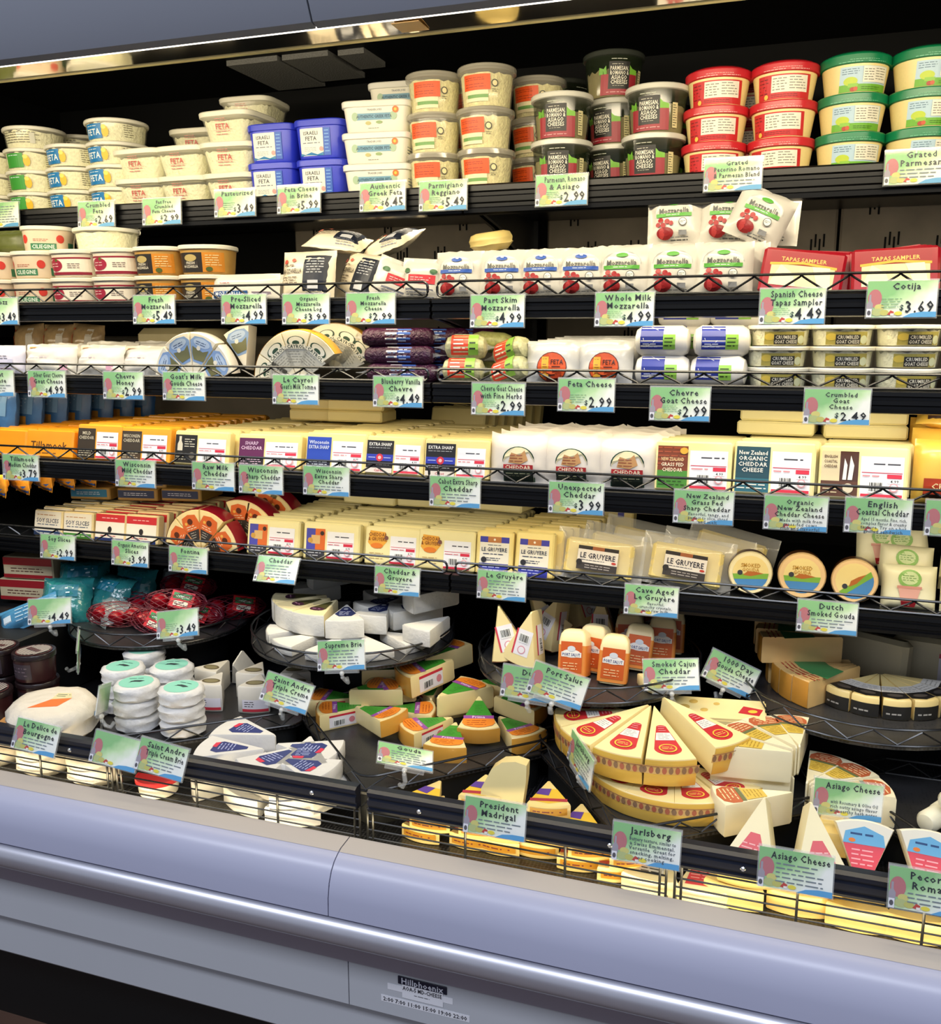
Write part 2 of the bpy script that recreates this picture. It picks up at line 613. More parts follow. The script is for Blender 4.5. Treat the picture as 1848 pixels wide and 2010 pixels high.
# wire fences on the rails of shelves two to five
for s, ztop in ((2, 1.5835), (3, 1.4495), (4, 1.2945), (5, 1.1175)):
    y0, zt, k = SH[s]
    h = ztop - zt
    for bi, (x0, x1) in enumerate(((XL + .02, -.008), (.008, XR - .02))):
        t = link('wire_fence', None, None, (0, y0 + .003, zt))
        tagp(t, 'black zigzag wire fence along the %s, %s' % (NM[s], SIDE[bi]), 'wire fence', 'wire fences on the shelf fronts')
        mb = MB()
        rr = .008
        path = []
        for (cx, cz, a0) in ((x1 - rr, h - rr, 0), (x0 + rr, h - rr, 90), (x0 + rr, .002 + rr, 180), (x1 - rr, .002 + rr, 270)):
            for q in range(4):
                a = R(a0 + q * 30)
                path.append((cx + rr * math.cos(a), 0, cz + rr * math.sin(a)))
        mb.tube(path, .0021, m_wire, 6, True)
        link('frame_rod', mb.mesh('frame_rod'), t)
        mb = MB()
        n = int((x1 - x0) / .031)
        path = []
        for i in range(n + 1):
            x = x0 + .006 + (x1 - x0 - .012) * i / n
            z = (h - .002 if i % 2 else .003)
            dd = .0035
            path += [(x - dd, .002, z + (-dd if i % 2 else dd) * .7), (x, .002, z), (x + dd, .002, z + (-dd if i % 2 else dd) * .7)]
        mb.tube(path, .0016, m_wire, 5)
        link('zigzag_rod', mb.mesh('zigzag_rod'), t)

# ------------------------------------------------------------------ wire baskets in the well
RAILP = [(.010, .004), (-.002, .004), (-.0075, .001), (-.0075, -.004), (-.004, -.0055), (-.004, -.008), (-.0075, -.010), (-.0075, -.018),
         (-.004, -.0195), (-.004, -.0225), (-.0075, -.024), (-.006, -.028), (.002, -.030), (.010, -.030)]
BASK = [(-1.20, -.872, 'far from the seam'), (-.868, -.434, 'holding the cream cheese wheels'), (-.430, -.003, 'holding the white brie wedges'),
        (.003, .428, 'holding the yellow wedge packs'), (.433, .864, 'holding the pecorino wedges'), (.868, 1.20, 'past the pecorino')]
scr = MB()
scr.loft([[(.0035 * q * math.cos(a * PI / 4), y, .0035 * q * math.sin(a * PI / 4)) for a in range(8)] for y, q in ((0, 1), (-.001, 1), (-.0022, .6))], m_steel)
scr_me = scr.mesh('screw')
for x0, x1, why in BASK:
    t = link('wire_basket', None, None, (0, -.280, .870))
    tagp(t, 'black wire basket with dark front rail %s' % why, 'wire basket', 'wire baskets in the well')
    mb = MB()
    mb.extrude_x(RAILP, x0 + .006, x1 - .006, mat('navy_basket_rail', '141927', .3, var=.05, spec=.6))
    rl = link('front_rail', mb.mesh('front_rail', sharp=20), t)
    for xs in (x0 + .085, x1 - .075):
        link('screw', scr_me, rl, (xs, -.0075, -.014))
    gx = [x0 + .003, x0 + .011, x0 + .15, x0 + .29, x1 - .011, x1 - .003] if x1 - x0 > .4 else [x0 + .003, x0 + .15, x1 - .003]
    for x in gx:
        mb = MB()
        mb.tube([(x, .0, -.026), (x, .0, -.088)], .0019, m_wire, 6)
        link('upright_wire', mb.mesh('upright_wire'), t)
    for k in range(5):
        mb = MB()
        z = -.034 - k * .0125
        mb.tube([(x0 + .003, 0, z), (x1 - .003, 0, z)], .0013, m_wire, 5)
        link('cross_wire', mb.mesh('cross_wire'), t)
    for x in (x0 + .003, x1 - .003):
        for zw in (-.03, -.085):
            mb = MB()
            mb.tube([(x, 0, zw), (x, .06, zw)], .0015, m_wire, 5)
            link('side_wire', mb.mesh('side_wire'), t)


# ------------------------------------------------------------------ trays on black risers
def fence_loop(mb, pts, h, zz=.03):
    """closed run of top rod, bottom rod and zigzag over the outline pts"""
    mb.tube([(x, y, h) for x, y in pts], .0019, m_wire, 6, True)
    mb.tube([(x, y, .004) for x, y in pts], .0019, m_wire, 6, True)


def zig_loop(mb, pts, h, step=.032):
    P2 = [Vector(p) for p in pts] + [Vector(pts[0])]
    cum = [0]
    for a, b in zip(P2, P2[1:]):
        cum.append(cum[-1] + (b - a).length)
    n = int(cum[-1] / step) // 2 * 2
    path = []
    for i in range(n + 1):
        d = cum[-1] * i / n
        j = 0
        while j < len(cum) - 2 and cum[j + 1] < d:
            j += 1
        q = P2[j].lerp(P2[j + 1], (d - cum[j]) / max(1e-6, cum[j + 1] - cum[j]))
        path.append((q.x, q.y, h - .003 if i % 2 else .006))
    mb.tube(path, .0015, m_wire, 5)


def tray(name, outline, z, loc, rotz, label, riser, h=.028, ry=0.0):
    t = link(name, None, None, (loc[0], loc[1], loc[2]), (0, 0, rotz))
    tagp(t, label, 'tray', 'black trays over the well')
    mb = MB()
    mb.prism(outline, -.002, .003, m_perf)
    link('tray_floor', mb.mesh('tray_floor'), t)
    mb = MB()
    fence_loop(mb, outline, h)
    link('rim_rods', mb.mesh('rim_rods'), t)
    mb = MB()
    zig_loop(mb, outline, h)
    link('zigzag_rod', mb.mesh('zigzag_rod'), t)
    mb = MB()
    inner = [(x * riser, y * riser + ry) for x, y in outline]
    zb = .7805 - loc[2]
    mb.loft([[(x, y, zz) for x, y in inner] for zz in (zb, -.003)], m_blackmatt)
    link('riser', mb.mesh('riser'), t)
    return t


def circ(r, n=40):
    return [(r * math.cos(2 * PI * i / n), r * math.sin(2 * PI * i / n)) for i in range(n)]


def dia(hs, rr, rot, back):
    """rounded square turned by rot degrees with its rear corner cut off at y = back"""
    c, s_ = math.cos(R(rot)), math.sin(R(rot))
    pts = [(x * c - y * s_, x * s_ + y * c) for x, y in rsq(hs, rr)]
    out = []
    for i, p in enumerate(pts):
        a, b = p, pts[(i + 1) % len(pts)]
        if a[1] <= back:
            out.append(a)
        if (a[1] - back) * (b[1] - back) < 0:
            f = (back - a[1]) / (b[1] - a[1])
            out.append((a[0] + (b[0] - a[0]) * f, back))
    return out


def rsq(hs, rr, n=5):
    out = []
    for cx, cy, a0 in ((hs - rr, hs - rr, 0), (-hs + rr, hs - rr, 90), (-hs + rr, -hs + rr, 180), (hs - rr, -hs + rr, 270)):
        for q in range(n + 1):
            a = R(a0 + 90 * q / n)
            out.append((cx + rr * math.cos(a), cy + rr * math.sin(a)))
    return out


RT = {'net': (-.648, .135, .930), 'brie': (-.205, .115, .953), 'port': (.235, .125, .947), 'grana': (.676, .155, .930)}
tray('round_tray', circ(.176), 0, RT['net'], 0, 'round black wire tray holding red netted cheeses', .5, ry=.07)
tray('round_tray', circ(.186), 0, RT['brie'], 0, 'round black wire tray holding white brie wedges', .5, ry=.07)
tray('round_tray', circ(.188), 0, RT['port'], 0, 'round black wire tray holding orange labelled loaves', .5, ry=.07)
tray('round_tray', circ(.188), 0, RT['grana'], 0, 'round black wire tray holding dark rinded cheese slivers', .5, ry=.07)
FT = {'andre': (-.455, -.022, .838), 'gouda': (-.022, -.012, .838), 'jarl': (.402, -.025, .838), 'far': (.85, -.02, .838)}
tray('square_tray', dia(.165, .03, 45 - 5, .10), 0, FT['andre'], 0, 'square black tray holding teal topped paper wrapped rounds', .93)
tray('square_tray', dia(.165, .03, 45, .10), 0, FT['gouda'], 0, 'square black tray holding green and orange labelled wedges', .93)
tray('square_tray', dia(.168, .045, 45 - 8, .10), 0, FT['jarl'], 0, 'square black tray holding red labelled swiss style wedges', .93)
tray('square_tray', dia(.165, .03, 45 - 8, .10), 0, FT['far'], 0, 'square black tray holding black and white wrapped sticks', .93)

# ------------------------------------------------------------------ price tags
TW, THt = .084, .047


def card_material():
    m = bpy.data.materials.new('printed_tag_card')
    m.use_nodes = True
    nt = m.node_tree
    b = nt.nodes['Principled BSDF']
    tc = nt.nodes.new('ShaderNodeTexCoord')
    sp = nt.nodes.new('ShaderNodeSeparateXYZ')
    nt.links.new(tc.outputs['Object'], sp.inputs[0])

    def mth(op, a, bb):
        n = nt.nodes.new('ShaderNodeMath')
        n.operation = op
        for i, q in enumerate((a, bb)):
            if isinstance(q, (int, float)):
                n.inputs[i].default_value = q
            else:
                nt.links.new(q, n.inputs[i])
        return n.outputs[0]
    g = mth('ADD', mth('MULTIPLY', sp.outputs['X'], 9.0), mth('MULTIPLY', sp.outputs['Z'], -14.0))
    nz = nt.nodes.new('ShaderNodeTexNoise')
    nz.inputs['Scale'].default_value = 45
    nt.links.new(tc.outputs['Object'], nz.inputs['Vector'])
    g = mth('ADD', g, mth('MULTIPLY', nz.outputs['Fac'], .5))
    cr = nt.nodes.new('ShaderNodeValToRGB')
    cr.color_ramp.elements[0].position = 0.0
    cr.color_ramp.elements[0].color = lin('6fba5e')
    cr.color_ramp.elements[1].position = 0.60
    cr.color_ramp.elements[1].color = lin('f4f6ee')
    e = cr.color_ramp.elements.new(0.26)
    e.color = lin('bfe3a4')
    nt.links.new(g, cr.inputs['Fac'])
    nt.links.new(cr.outputs['Color'], b.inputs['Base Color'])
    b.inputs['Roughness'].default_value = .4
    b.inputs['Coat Weight'].default_value = .3
    return m


m_card = card_material()
mb = MB()
mb.box(-TW / 2, TW / 2, -.0005, .0005, -THt / 2, THt / 2, m_card)
card_me = mb.mesh('card', smooth=False)
mb = MB()
mb.box(-TW / 2 - .0015, TW / 2 + .0015, -.0014, .0016, -THt / 2 - .0015, THt / 2 + .0015, m_clear)
mb.box(-TW / 2 - .0015, TW / 2 + .0015, .0008, .0035, THt / 2 - .004, THt / 2 + .0025, m_clear)
hold_me = mb.mesh('clear_holder', smooth=False)
hw, hh = TW / 2, THt / 2
SF = lambda u, v, o: (u, -.0006 - o, v)
art_me = decal([('e', -.0325, .001, .0085, .0118, 'b03c48'), ('p', [(-.042, -.016), (-.042, -.006), (-.0395, -.002), (-.0395, .006), (-.0370, .006), (-.0370, -.002), (-.0345, -.006), (-.0345, -.016)], '8d8494'),
                ('e', -.0265, -.0105, .0058, .0042, 'c8c04a'), ('e', -.0285, -.0170, .0075, .0048, 'a8b45c'), ('e', -.020, -.0175, .0055, .0038, 'b9b86a'),
                ('p', [(-.0165, -.020), (-.0125, -.0145), (-.008, -.0165), (-.010, -.021)], 'b84a44'), ('r', -.0125, -.0215, -.0085, -.0185, 'e6e0d8'), ('e', -.003, -.0185, .0048, .0026, 'dccf50'),
                ('p', [(.002, -.0235), (.042, -.0235), (.042, -.0165), (.026, -.0165), (.012, -.0185)], '5c9fd0'),
                ('p', [(-.042, -.0235), (-.0355, -.0235), (-.0355, -.0125), (-.042, -.0125)], 'dcdde4'),
                ('e', -.0388, -.0178, .0022, .0032, '55555c')], SF, name='card_art')
clip_mb = MB()
clip_mb.box(-.03, .03, -.002, .004, -THt / 2 - .006, -THt / 2 + .004, m_clear)
clip_mb.tube([(0, .001, -THt / 2 - .002), (0, .002, -THt / 2 - .014)], .003, m_clear, 8)
clip_mb.tube([(.0, .002, -THt / 2 - .012), (.004, .010, -THt / 2 - .020), (.002, .018, -THt / 2 - .022), (-.002, .022, -THt / 2 - .014)],
             .0035, m_clear, 8)
clip_me = clip_mb.mesh('clip')
ball_mb = MB()
ball_mb.loft([[(.0042 * math.sin(a) * math.cos(b), .001 + .0042 * math.sin(a) * math.sin(b), -THt / 2 - .006 - .0042 * math.cos(a))
               for b in [2 * PI * j / 8 for j in range(8)]] for a in (0.3, .9, PI / 2, PI - .9, PI - .3)], mat('milky_joint', 'e2e4e2', .3, alpha=.7))
ball_me = ball_mb.mesh('ball_joint')


BODY = {('Jarlsberg',): ('Buttery texture, similar to', 'a Swiss Emmental.', 'Versatile! Great for', 'snacking, melting,', 'or cooking!'),
        ('Cave Aged', 'Le Gruy\u00e8re'): ('flavorful,', 'crunchy crystals,', 'with raw milk!'),
        ('New Zealand', 'Grass Fed', 'Sharp Cheddar'): ('flavorful, tangy, and', 'perfect to slice, shred,', 'and melt!'),
        ('Organic', 'New Zealand', 'Cheddar Cheese'): ('Made with milk from', 'grass-fed cows.', 'rich and flavorful!'),
        ('English', 'Coastal Cheddar'): ('Aged 15 months. Fine, rich,', 'complex flavor & creamy', 'texture. Try on a hot', 'grilled sandwich'),
        ('Asiago Cheese', ''): ('with Rosemary & Olive Oil', 'rich nutty asiago flavor', 'with earthy herb notes')}


def price_tag(loc, rot, lines, price, label, clip=False, body=True):
    rn = random.Random(hash(label) & 0xffff if False else sum(ord(c) for c in label))
    t = link('price_tag', None, None, loc, rot)
    tagp(t, label, 'price tag', 'clip tags on the trays' if clip else 'price tags along the shelves')
    link('card', card_me, t)
    sh = []
    n = len(lines)
    if n:
        top = hh - .007
        sz = .0118 if n <= 2 else (.0094 if not price else .0086)
        for i, tx in enumerate(lines):
            sh.append(('t', tx, .0055, top - i * sz * .95, sz, '2c3038', TW * .80, .06))
        ylow = top - (n - .4) * sz * .95
    else:
        ylow = hh - .006
    if price:
        whole = price
        sh.append(('t', '$', .001, -.011, .010, '2a3c40', None, .06))
        sh.append(('t', whole, .0225, -.0105 if n < 3 else -.0125, .0215 if n < 3 else .0165, '24282e', .036, .07))
        if ylow > -.004:
            sh.append(('w', -.024, -.012, .001, min(ylow, .002), 4, '7aa080'))
    elif body and tuple(lines) in BODY:
        bt_ = BODY[tuple(lines)]
        for i, tx in enumerate(bt_):
            sh.append(('t', tx, .008, ylow - .003 - i * .0056, .0064, '4c5864', .058, .04))
    elif body and ylow > -.012:
        sh.append(('w', -.022, -.0165, .039, ylow, max(2, int((ylow + .0165) / .0048)), '76828a'))
    if sh:
        link('lettering', decal(sh, SF, name='lettering', off0=.0009), t)
    link('card_art', art_me, t)
    link('clear_holder', hold_me, t)
    if clip:
        c = link('clip', clip_me, t)
        link('ball_joint', ball_me, c)
    return t


def q(s):
    return s.replace('|', ' ')


T1 = [(-.968, 1.737, '', ''), (-.739, 1.729, 'Crumbled|Feta', '2.69'), (-.59, 1.728, 'Fat Free|Crumbled|Feta Cheese', '2.99'),
      (-.432, 1.736, 'Pasteurized', '3.49'), (-.302, 1.737, 'Feta Cheese|in Brine', '5.99'), (-.141, 1.734, 'Authentic|Greek Feta', '6.45'),
      (-.031, 1.73, 'Parmigiano|Reggiano', '5.49'), (.171, 1.729, 'Parmesan, Romano|& Asiago', '2.99'),
      (.435, 1.739, 'Grated|Pecorino Romano|& Parmesan Blend', ''), (.687, 1.736, 'Grated|Parmesan', '')]
T2 = [(-.847, 1.545, 'Mozz', '3.49'), (-.508, 1.545, 'Fresh|Mozzarella', '5.49'), (-.33, 1.544, 'Pre-Sliced|Mozzarella', '4.99'),
      (-.214, 1.543, 'Organic|Mozzarella|Cheese Log', '3.99'), (-.099, 1.543, 'Fresh|Mozzarella|Cheese', '2.99'),
      (.111, 1.537, 'Part Skim|Mozzarella', '4.99'), (.303, 1.538, 'Whole Milk|Mozzarella', '4.99'),
      (.532, 1.54, 'Spanish Cheese|Tapas Sampler', '4.49'), (.668, 1.548, 'Cotija', '3.69')]
T3 = [(-.872, 1.414, 'Goat|Cheese', ''), (-.753, 1.414, 'Silver Goat Chevre|Goat Cheese', '4.99'), (-.583, 1.414, 'Chevre|Honey', '2.99'),
      (-.456, 1.415, "Goat's Milk|Gouda Cheese", ''), (-.238, 1.413, "Le Cayrol|Goat's Milk Tomme", ''),
      (-.054, 1.413, 'Blueberry Vanilla|Chevre', '4.49'), (.113, 1.405, 'Chevre Goat Cheese|with Fine Herbs', '2.99'),
      (.25, 1.414, 'Feta Cheese', '2.99'), (.387, 1.404, 'Chevre|Goat Cheese', '2.99'), (.598, 1.405, 'Crumbled|Goat|Cheese', '2.49')]
T4 = [(-.831, 1.256, 'Tillamook|Medium Cheddar', '3.79'), (-.57, 1.257, 'Wisconsin|Mild Cheddar', ''), (-.406, 1.26, 'Raw Milk|Cheddar', ''),
      (-.311, 1.259, 'Wisconsin|Sharp Cheddar', ''), (-.186, 1.263, 'Wisconsin|Extra Sharp|Cheddar', ''), (.042, 1.257, 'Cabot Extra Sharp|Cheddar', ''),
      (.238, 1.258, 'Unexpected|Cheddar', '3.99'), (.427, 1.255, 'New Zealand|Grass Fed|Sharp Cheddar', ''),
      (.554, 1.254, 'Organic|New Zealand|Cheddar Cheese', ''), (.661, 1.257, 'English|Coastal Cheddar', ''), (.762, 1.259, 'Cheddar', '')]
T5 = [(-.834, 1.085, 'Soy Slices', '2.99'), (-.659, 1.085, 'Organic American|Slices', '3.99'), (-.526, 1.083, 'Fontina', ''),
      (-.328, 1.083, 'Cheddar', ''), (-.095, 1.079, 'Cheddar &|Gruyere', ''), (.096, 1.088, 'Le Gruy\u00e8re', ''),
      (.346, 1.085, 'Cave Aged|Le Gruy\u00e8re', ''), (.609, 1.084, 'Dutch|Smoked Gouda', '')]
for T, y, nm, tl in ((T1, .134, 'top shelf', -3), (T2, -.013, 'second shelf', -3), (T3, -.013, 'third shelf', -3),
                     (T4, -.013, 'fourth shelf', -3), (T5, .066, 'lowest hanging shelf', -6)):
    for (x, z, tx, pr) in T:
        lab = 'green price tag on the %s rail reading %s%s' % (nm, q(tx).replace("'", ''), (' ' + pr) if pr else '')
        if nm[0] == 't' and not tx:
            lab = 'blank green price tag on the top shelf rail beside the green labelled tubs'
        if 'lowest' in nm and tx == 'Cheddar':
            lab = 'pale washed out price tag tilted upward on the lowest hanging shelf rail'
        tl2 = -28 if (nm[0] == 'l' and tx == 'Cheddar') else tl
        lab = lab.replace(' Tillamook', '').replace(' Cabot', '').replace(' Le Cayrol', '')
        words = lab.replace('green price tag on the', 'tag on').split()
        price_tag((x, y - (.012 if tl2 < -20 else 0), z), (R(tl2), 0, 0), tx.split('|') if tx else [], pr, ' '.join(words[:16]))
TR = [(-.56, .876, 'Le Delice de|Bourgogne', 4), (-.407, .876, '', 5), (-.323, .876, 'Saint Andre|Triple Cream Brie', 6), (.202, .874, 'President|Madrigal', 0),
      (.401, .873, 'Jarlsberg', 0), (.578, .873, 'Asiago Cheese', 0), (.722, .876, 'Pecorino|Romano', 0)]
for x, z, tx, yw in TR:
    lab = 'green price tag clipped to the basket rail reading ' + q(tx) if tx else 'blank glossy price tag clipped to the basket rail'
    lab = {'Le Delice de|Bourgogne': 'green price tag on the basket rail before the large paper wrapped cheese', 'Saint Andre|Triple Cream Brie': 'green price tag on the basket rail reading Triple Cream Brie',
           'President|Madrigal': 'green price tag on the basket rail before the humped cheese piece', 'Jarlsberg': 'green price tag on the basket rail before the swiss style fan'}.get(tx, lab)
    price_tag((x, -.302, z), (R(-20 if x < 0 else -12), R(yw), 0), tx.split('|') if tx else [], '', lab, body=bool(tx))


# ------------------------------------------------------------------ product builders
def ring(a, b, e, n=32):
    out = []
    for i in range(n):
        t = -PI / 2 + 2 * PI * i / n
        c, s = math.cos(t), math.sin(t)
        out.append((a * math.copysign(abs(c) ** (2 / e), c), b * math.copysign(abs(s) ** (2 / e), s)))
    return out


def ring_map(af, bf, e):
    """surface map of a lofted body: u = arc length from the front centre, v = height"""
    n = 96
    base = ring(1, 1, e, n)

    def S(u, v, o):
        a, b = af(v), bf(v)
        pts = [(x * (a + o), y * (b + o)) for x, y in base]
        # walk along the ring
        d = abs(u)
        sg = 1 if u >= 0 else -1
        i = 0
        while True:
            p, r_ = pts[(sg * i) % n], pts[(sg * (i + 1)) % n]
            L = math.hypot(r_[0] - p[0], r_[1] - p[1])
            if d <= L or i > n:
                f = d / L if L > 0 else 0
                return (p[0] + (r_[0] - p[0]) * f, p[1] + (r_[1] - p[1]) * f, v)
            d -= L
            i += 1
    return S


def xr(sh):
    k = sh[0]
    if k in 'rw':
        return sh[1], sh[3]
    if k == 'e':
        return sh[1] - sh[3], sh[1] + sh[3]
    if k == 'p':
        return min(q_[0] for q_ in sh[1]), max(q_[0] for q_ in sh[1])
    return sh[2] - .012, sh[2] + .012


def clusters(shapes, gap=.002):
    """groups of shapes whose horizontal extents touch"""
    iv = sorted((xr(s_) for s_ in shapes))
    cuts, hi = [], None
    for a, b in iv:
        if hi is not None and a > hi + gap:
            cuts.append((a + hi) / 2)
        hi = b if hi is None else max(hi, b)
    out = [[] for _ in range(len(cuts) + 1)]
    for s_ in shapes:
        a = sum(xr(s_))[0] / 2 if False else (xr(s_)[0] + xr(s_)[1]) / 2
        out[sum(1 for c in cuts if a > c)].append(s_)
    return sorted(out, key=len, reverse=True)


def tub(key, a0, a1, h, e=2, b0=None, b1=None, body=None, lid=None, lidh=.008, over=.003, shapes=(), contents=None, fill=.9,
        lidside=None, recess=.003, seg=.006):
    """tapered tub: body, lid, wrap label, and the contents seen through a clear body"""
    b0 = a0 if b0 is None else b0
    b1 = a1 if b1 is None else b1
    hb = h - lidh * .55
    af = lambda v: a0 + (a1 - a0) * min(1, max(0, v / hb))
    bf = lambda v: b0 + (b1 - b0) * min(1, max(0, v / hb))
    parts = []
    mb = MB()
    zs = [0, .002, .006, hb * .5, hb]
    mb.loft([[(x, y, z) for x, y in ring(af(z) - (.003 if i == 0 else (.0006 if i == 1 else 0)), bf(z) - (.003 if i == 0 else (.0006 if i == 1 else 0)), e)]
             for i, z in enumerate(zs)], body)
    parts.append(('tub_body', mb.mesh(key + '_body')))
    if contents:
        mb = MB()
        rn = random.Random(len(key))
        zz = [.002, .008, hb * .4, hb * fill * .8, hb * fill]
        rings = []
        for i, z in enumerate(zz):
            rr = ring(af(z) - .0022, bf(z) - .0022, e)
            rings.append([(x * (1 - rn.random() * .012), y * (1 - rn.random() * .012), z + (rn.uniform(-.003, .003) if i == 4 else 0)) for x, y in rr])
        mb.loft(rings, contents)
        parts.append(('contents', mb.mesh(key + '_contents')))
    mb = MB()
    L0 = h - lidh
    mb.loft([[(x, y, z) for x, y in ring(af(z) + d, bf(z) + d, e)] for z, d in
             ((L0, over * .6), (L0 + .001, over), (h - .0018, over), (h, over - .0012), (h, over - .0032), (h - recess, over - .0046), (h - recess, -.012))], lid)
    lidp = ('lid', mb.mesh(key + '_lid'))
    if lidside:
        S2 = ring_map(lambda v: af(v) + over, lambda v: bf(v) + over, e)
        lidp = ('lid', lidp[1], [('lid_print', decal(lidside, S2, seg, 'lid_print'))])
    parts.append(lidp)
    if shapes:
        for ci, cl in enumerate(clusters(shapes)):
            parts.append(('label' if ci == 0 else 'side_print', decal(cl, ring_map(af, bf, e), seg, 'label')))
    return parts


def block(key, w, d, h, m, shapes=(), b=.003, extra=()):
    mb = MB()
    mb.box(-w / 2, w / 2, -d / 2, d / 2, 0, h, m, b)
    parts = [('cheese_block', mb.mesh(key))]
    if shapes and isinstance(shapes[0], list):
        for nm_, sh_ in zip(('label', 'price_sticker'), shapes):
            parts.append((nm_, decal(sh_, lambda u, v, o: (u, -d / 2 - o, v), None, nm_)))
    elif shapes:
        parts.append(('label', decal(list(shapes), lambda u, v, o: (u, -d / 2 - o, v), None, 'label')))
    parts += list(extra)
    return parts


def pouch(key, w, h, t, m, shapes=(), mx=.006, mz=.006, nx=12, nz=12, wav=.0008, px=4, seg=.008, name='pouch', top_tooth=0.0):
    """sealed bag standing on its lower edge, bulging front and back, with flat crimped margins"""
    rn = random.Random(len(key) * 7 + int(w * 1e4))
    iw, ih = w / 2 - mx, h / 2 - mz

    def prof(u, v):
        a = min(1, abs(u) / iw)
        b = min(1, abs(v - h / 2) / ih)
        return max(0, (1 - a ** px)) ** .5 * max(0, (1 - b ** px)) ** .5
    wv = [[rn.uniform(-1, 1) * wav for _ in range(nx + 1)] for _ in range(nz + 1)]

    def S(u, v, o):
        i = min(nx, max(0, (u / w + .5) * nx))
        j = min(nz, max(0, v / h * nz))
        i0, j0 = min(nx - 1, int(i)), min(nz - 1, int(j))
        fi, fj = i - i0, j - j0
        ww = (wv[j0][i0] * (1 - fi) + wv[j0][i0 + 1] * fi) * (1 - fj) + (wv[j0 + 1][i0] * (1 - fi) + wv[j0 + 1][i0 + 1] * fi) * fj
        return (u, -t / 2 * prof(u, v) - .0004 + ww - o, v)
    mb = MB()
    vs, fs = [], []
    for j in range(nz + 1):
        for i in range(nx + 1):
            u, v = (i / nx - .5) * w, j / nz * h
            p = S(u, v, 0)
            zz = v + (top_tooth * rn.uniform(-1, 1) if j == nz else 0)
            vs.append((p[0], p[1], zz))
    o = len(vs)
    for j in range(nz + 1):
        for i in range(nx + 1):
            u, v = (i / nx - .5) * w, j / nz * h
            vs.append((u, t / 2 * prof(u, v) * .7 + .0004 + wv[j][i], vs[j * (nx + 1) + i][2]))
    N = nx + 1
    for j in range(nz):
        for i in range(nx):
            a = j * N + i
            fs.append((a, a + 1, a + N + 1, a + N))
            fs.append((o + a, o + a + N, o + a + N + 1, o + a + 1))
    for i in range(nx):
        fs.append((i, o + i, o + i + 1, i + 1))
        a = nz * N + i
        fs.append((a, a + 1, o + a + 1, o + a))
    for j in range(nz):
        a = j * N
        fs.append((a, a + N, o + a + N, o + a))
        a = j * N + nx
        fs.append((a, o + a, o + a + N, a + N))
    mb.add(vs, fs, m)
    parts = [(name, mb.mesh(key, sharp=60))]
    if shapes:
        def S2(u, v, oo):
            # stay above the faceted grid
            return S(u, v, oo + .0009)
        parts.append(('label', decal(list(shapes), S2, seg, 'label')))
    return parts


def wedge(key, r, ang, h, m, rind=None, top=(), side=(), flip=False, tipcut=.004, rindh=None, front=(), rsag=1.0):
    """cheese wedge: tip at the origin, rind arc towards -y; side = sticker on the cut face"""
    n = 8
    A = R(ang) / 2
    arc = [(-math.sin(-A + 2 * A * i / n) * -1 * r, -math.cos(-A + 2 * A * i / n) * r) for i in range(n + 1)]
    pts = [(-tipcut * math.sin(A), -tipcut), ] + arc + [(tipcut * math.sin(A), -tipcut)]
    c = (0, -r * .62)
    ins = lambda k: [(c[0] + (x - c[0]) * k, c[1] + (y - c[1]) * k) for x, y in pts]
    mb = MB()
    bb = min(.003, h * .1)
    k = 1 - bb / r * 1.6
    mb.loft([[(x, y, z) for x, y in ins(q_)] for z, q_ in ((0, k), (bb, 1), (h - bb, 1), (h, k))], m)
    parts = [('cheese', mb.mesh(key, sharp=40))]
    if rind:
        mb = MB()
        rh = rindh or (0.0, h)
        arc2 = [(x * 1.006, y * 1.006) for x, y in arc]
        zs = [max(rh[0], bb * .3), max(rh[0], bb), min(rh[1], h - bb), min(rh[1], h - bb * .3)]
        qs = [.994, 1, 1, .994]
        mb.loft([[(x * q_, y * q_, z) for x, y in arc2] for z, q_ in zip(zs, qs)], rind, False, False, closed=False)
        parts.append(('rind', mb.mesh(key + '_rind')))
    if top:
        parts.append(('label', decal(list(top), (lambda u, v, o: (-u, -v, h + o)) if flip else (lambda u, v, o: (u, v, h + o)), None, 'label')))
    if front:
        def SFr(u, v, o):
            a = u / r
            return ((r * 1.007 + o) * math.sin(a), -(r * 1.007 + o) * math.cos(a), v)
        parts.append(('rind_label', decal(list(front), SFr, .005, 'rind_label')))
    if side:
        ca, sa = math.cos(A), math.sin(A)

        def SS(u, v, o):  # u = distance from the tip along the right cut face, seen from +x side
            return (sa * u + ca * o, -ca * u + sa * o, v)
        parts.append(('price_sticker', decal(list(side), SS, None, 'price_sticker')))
    return parts


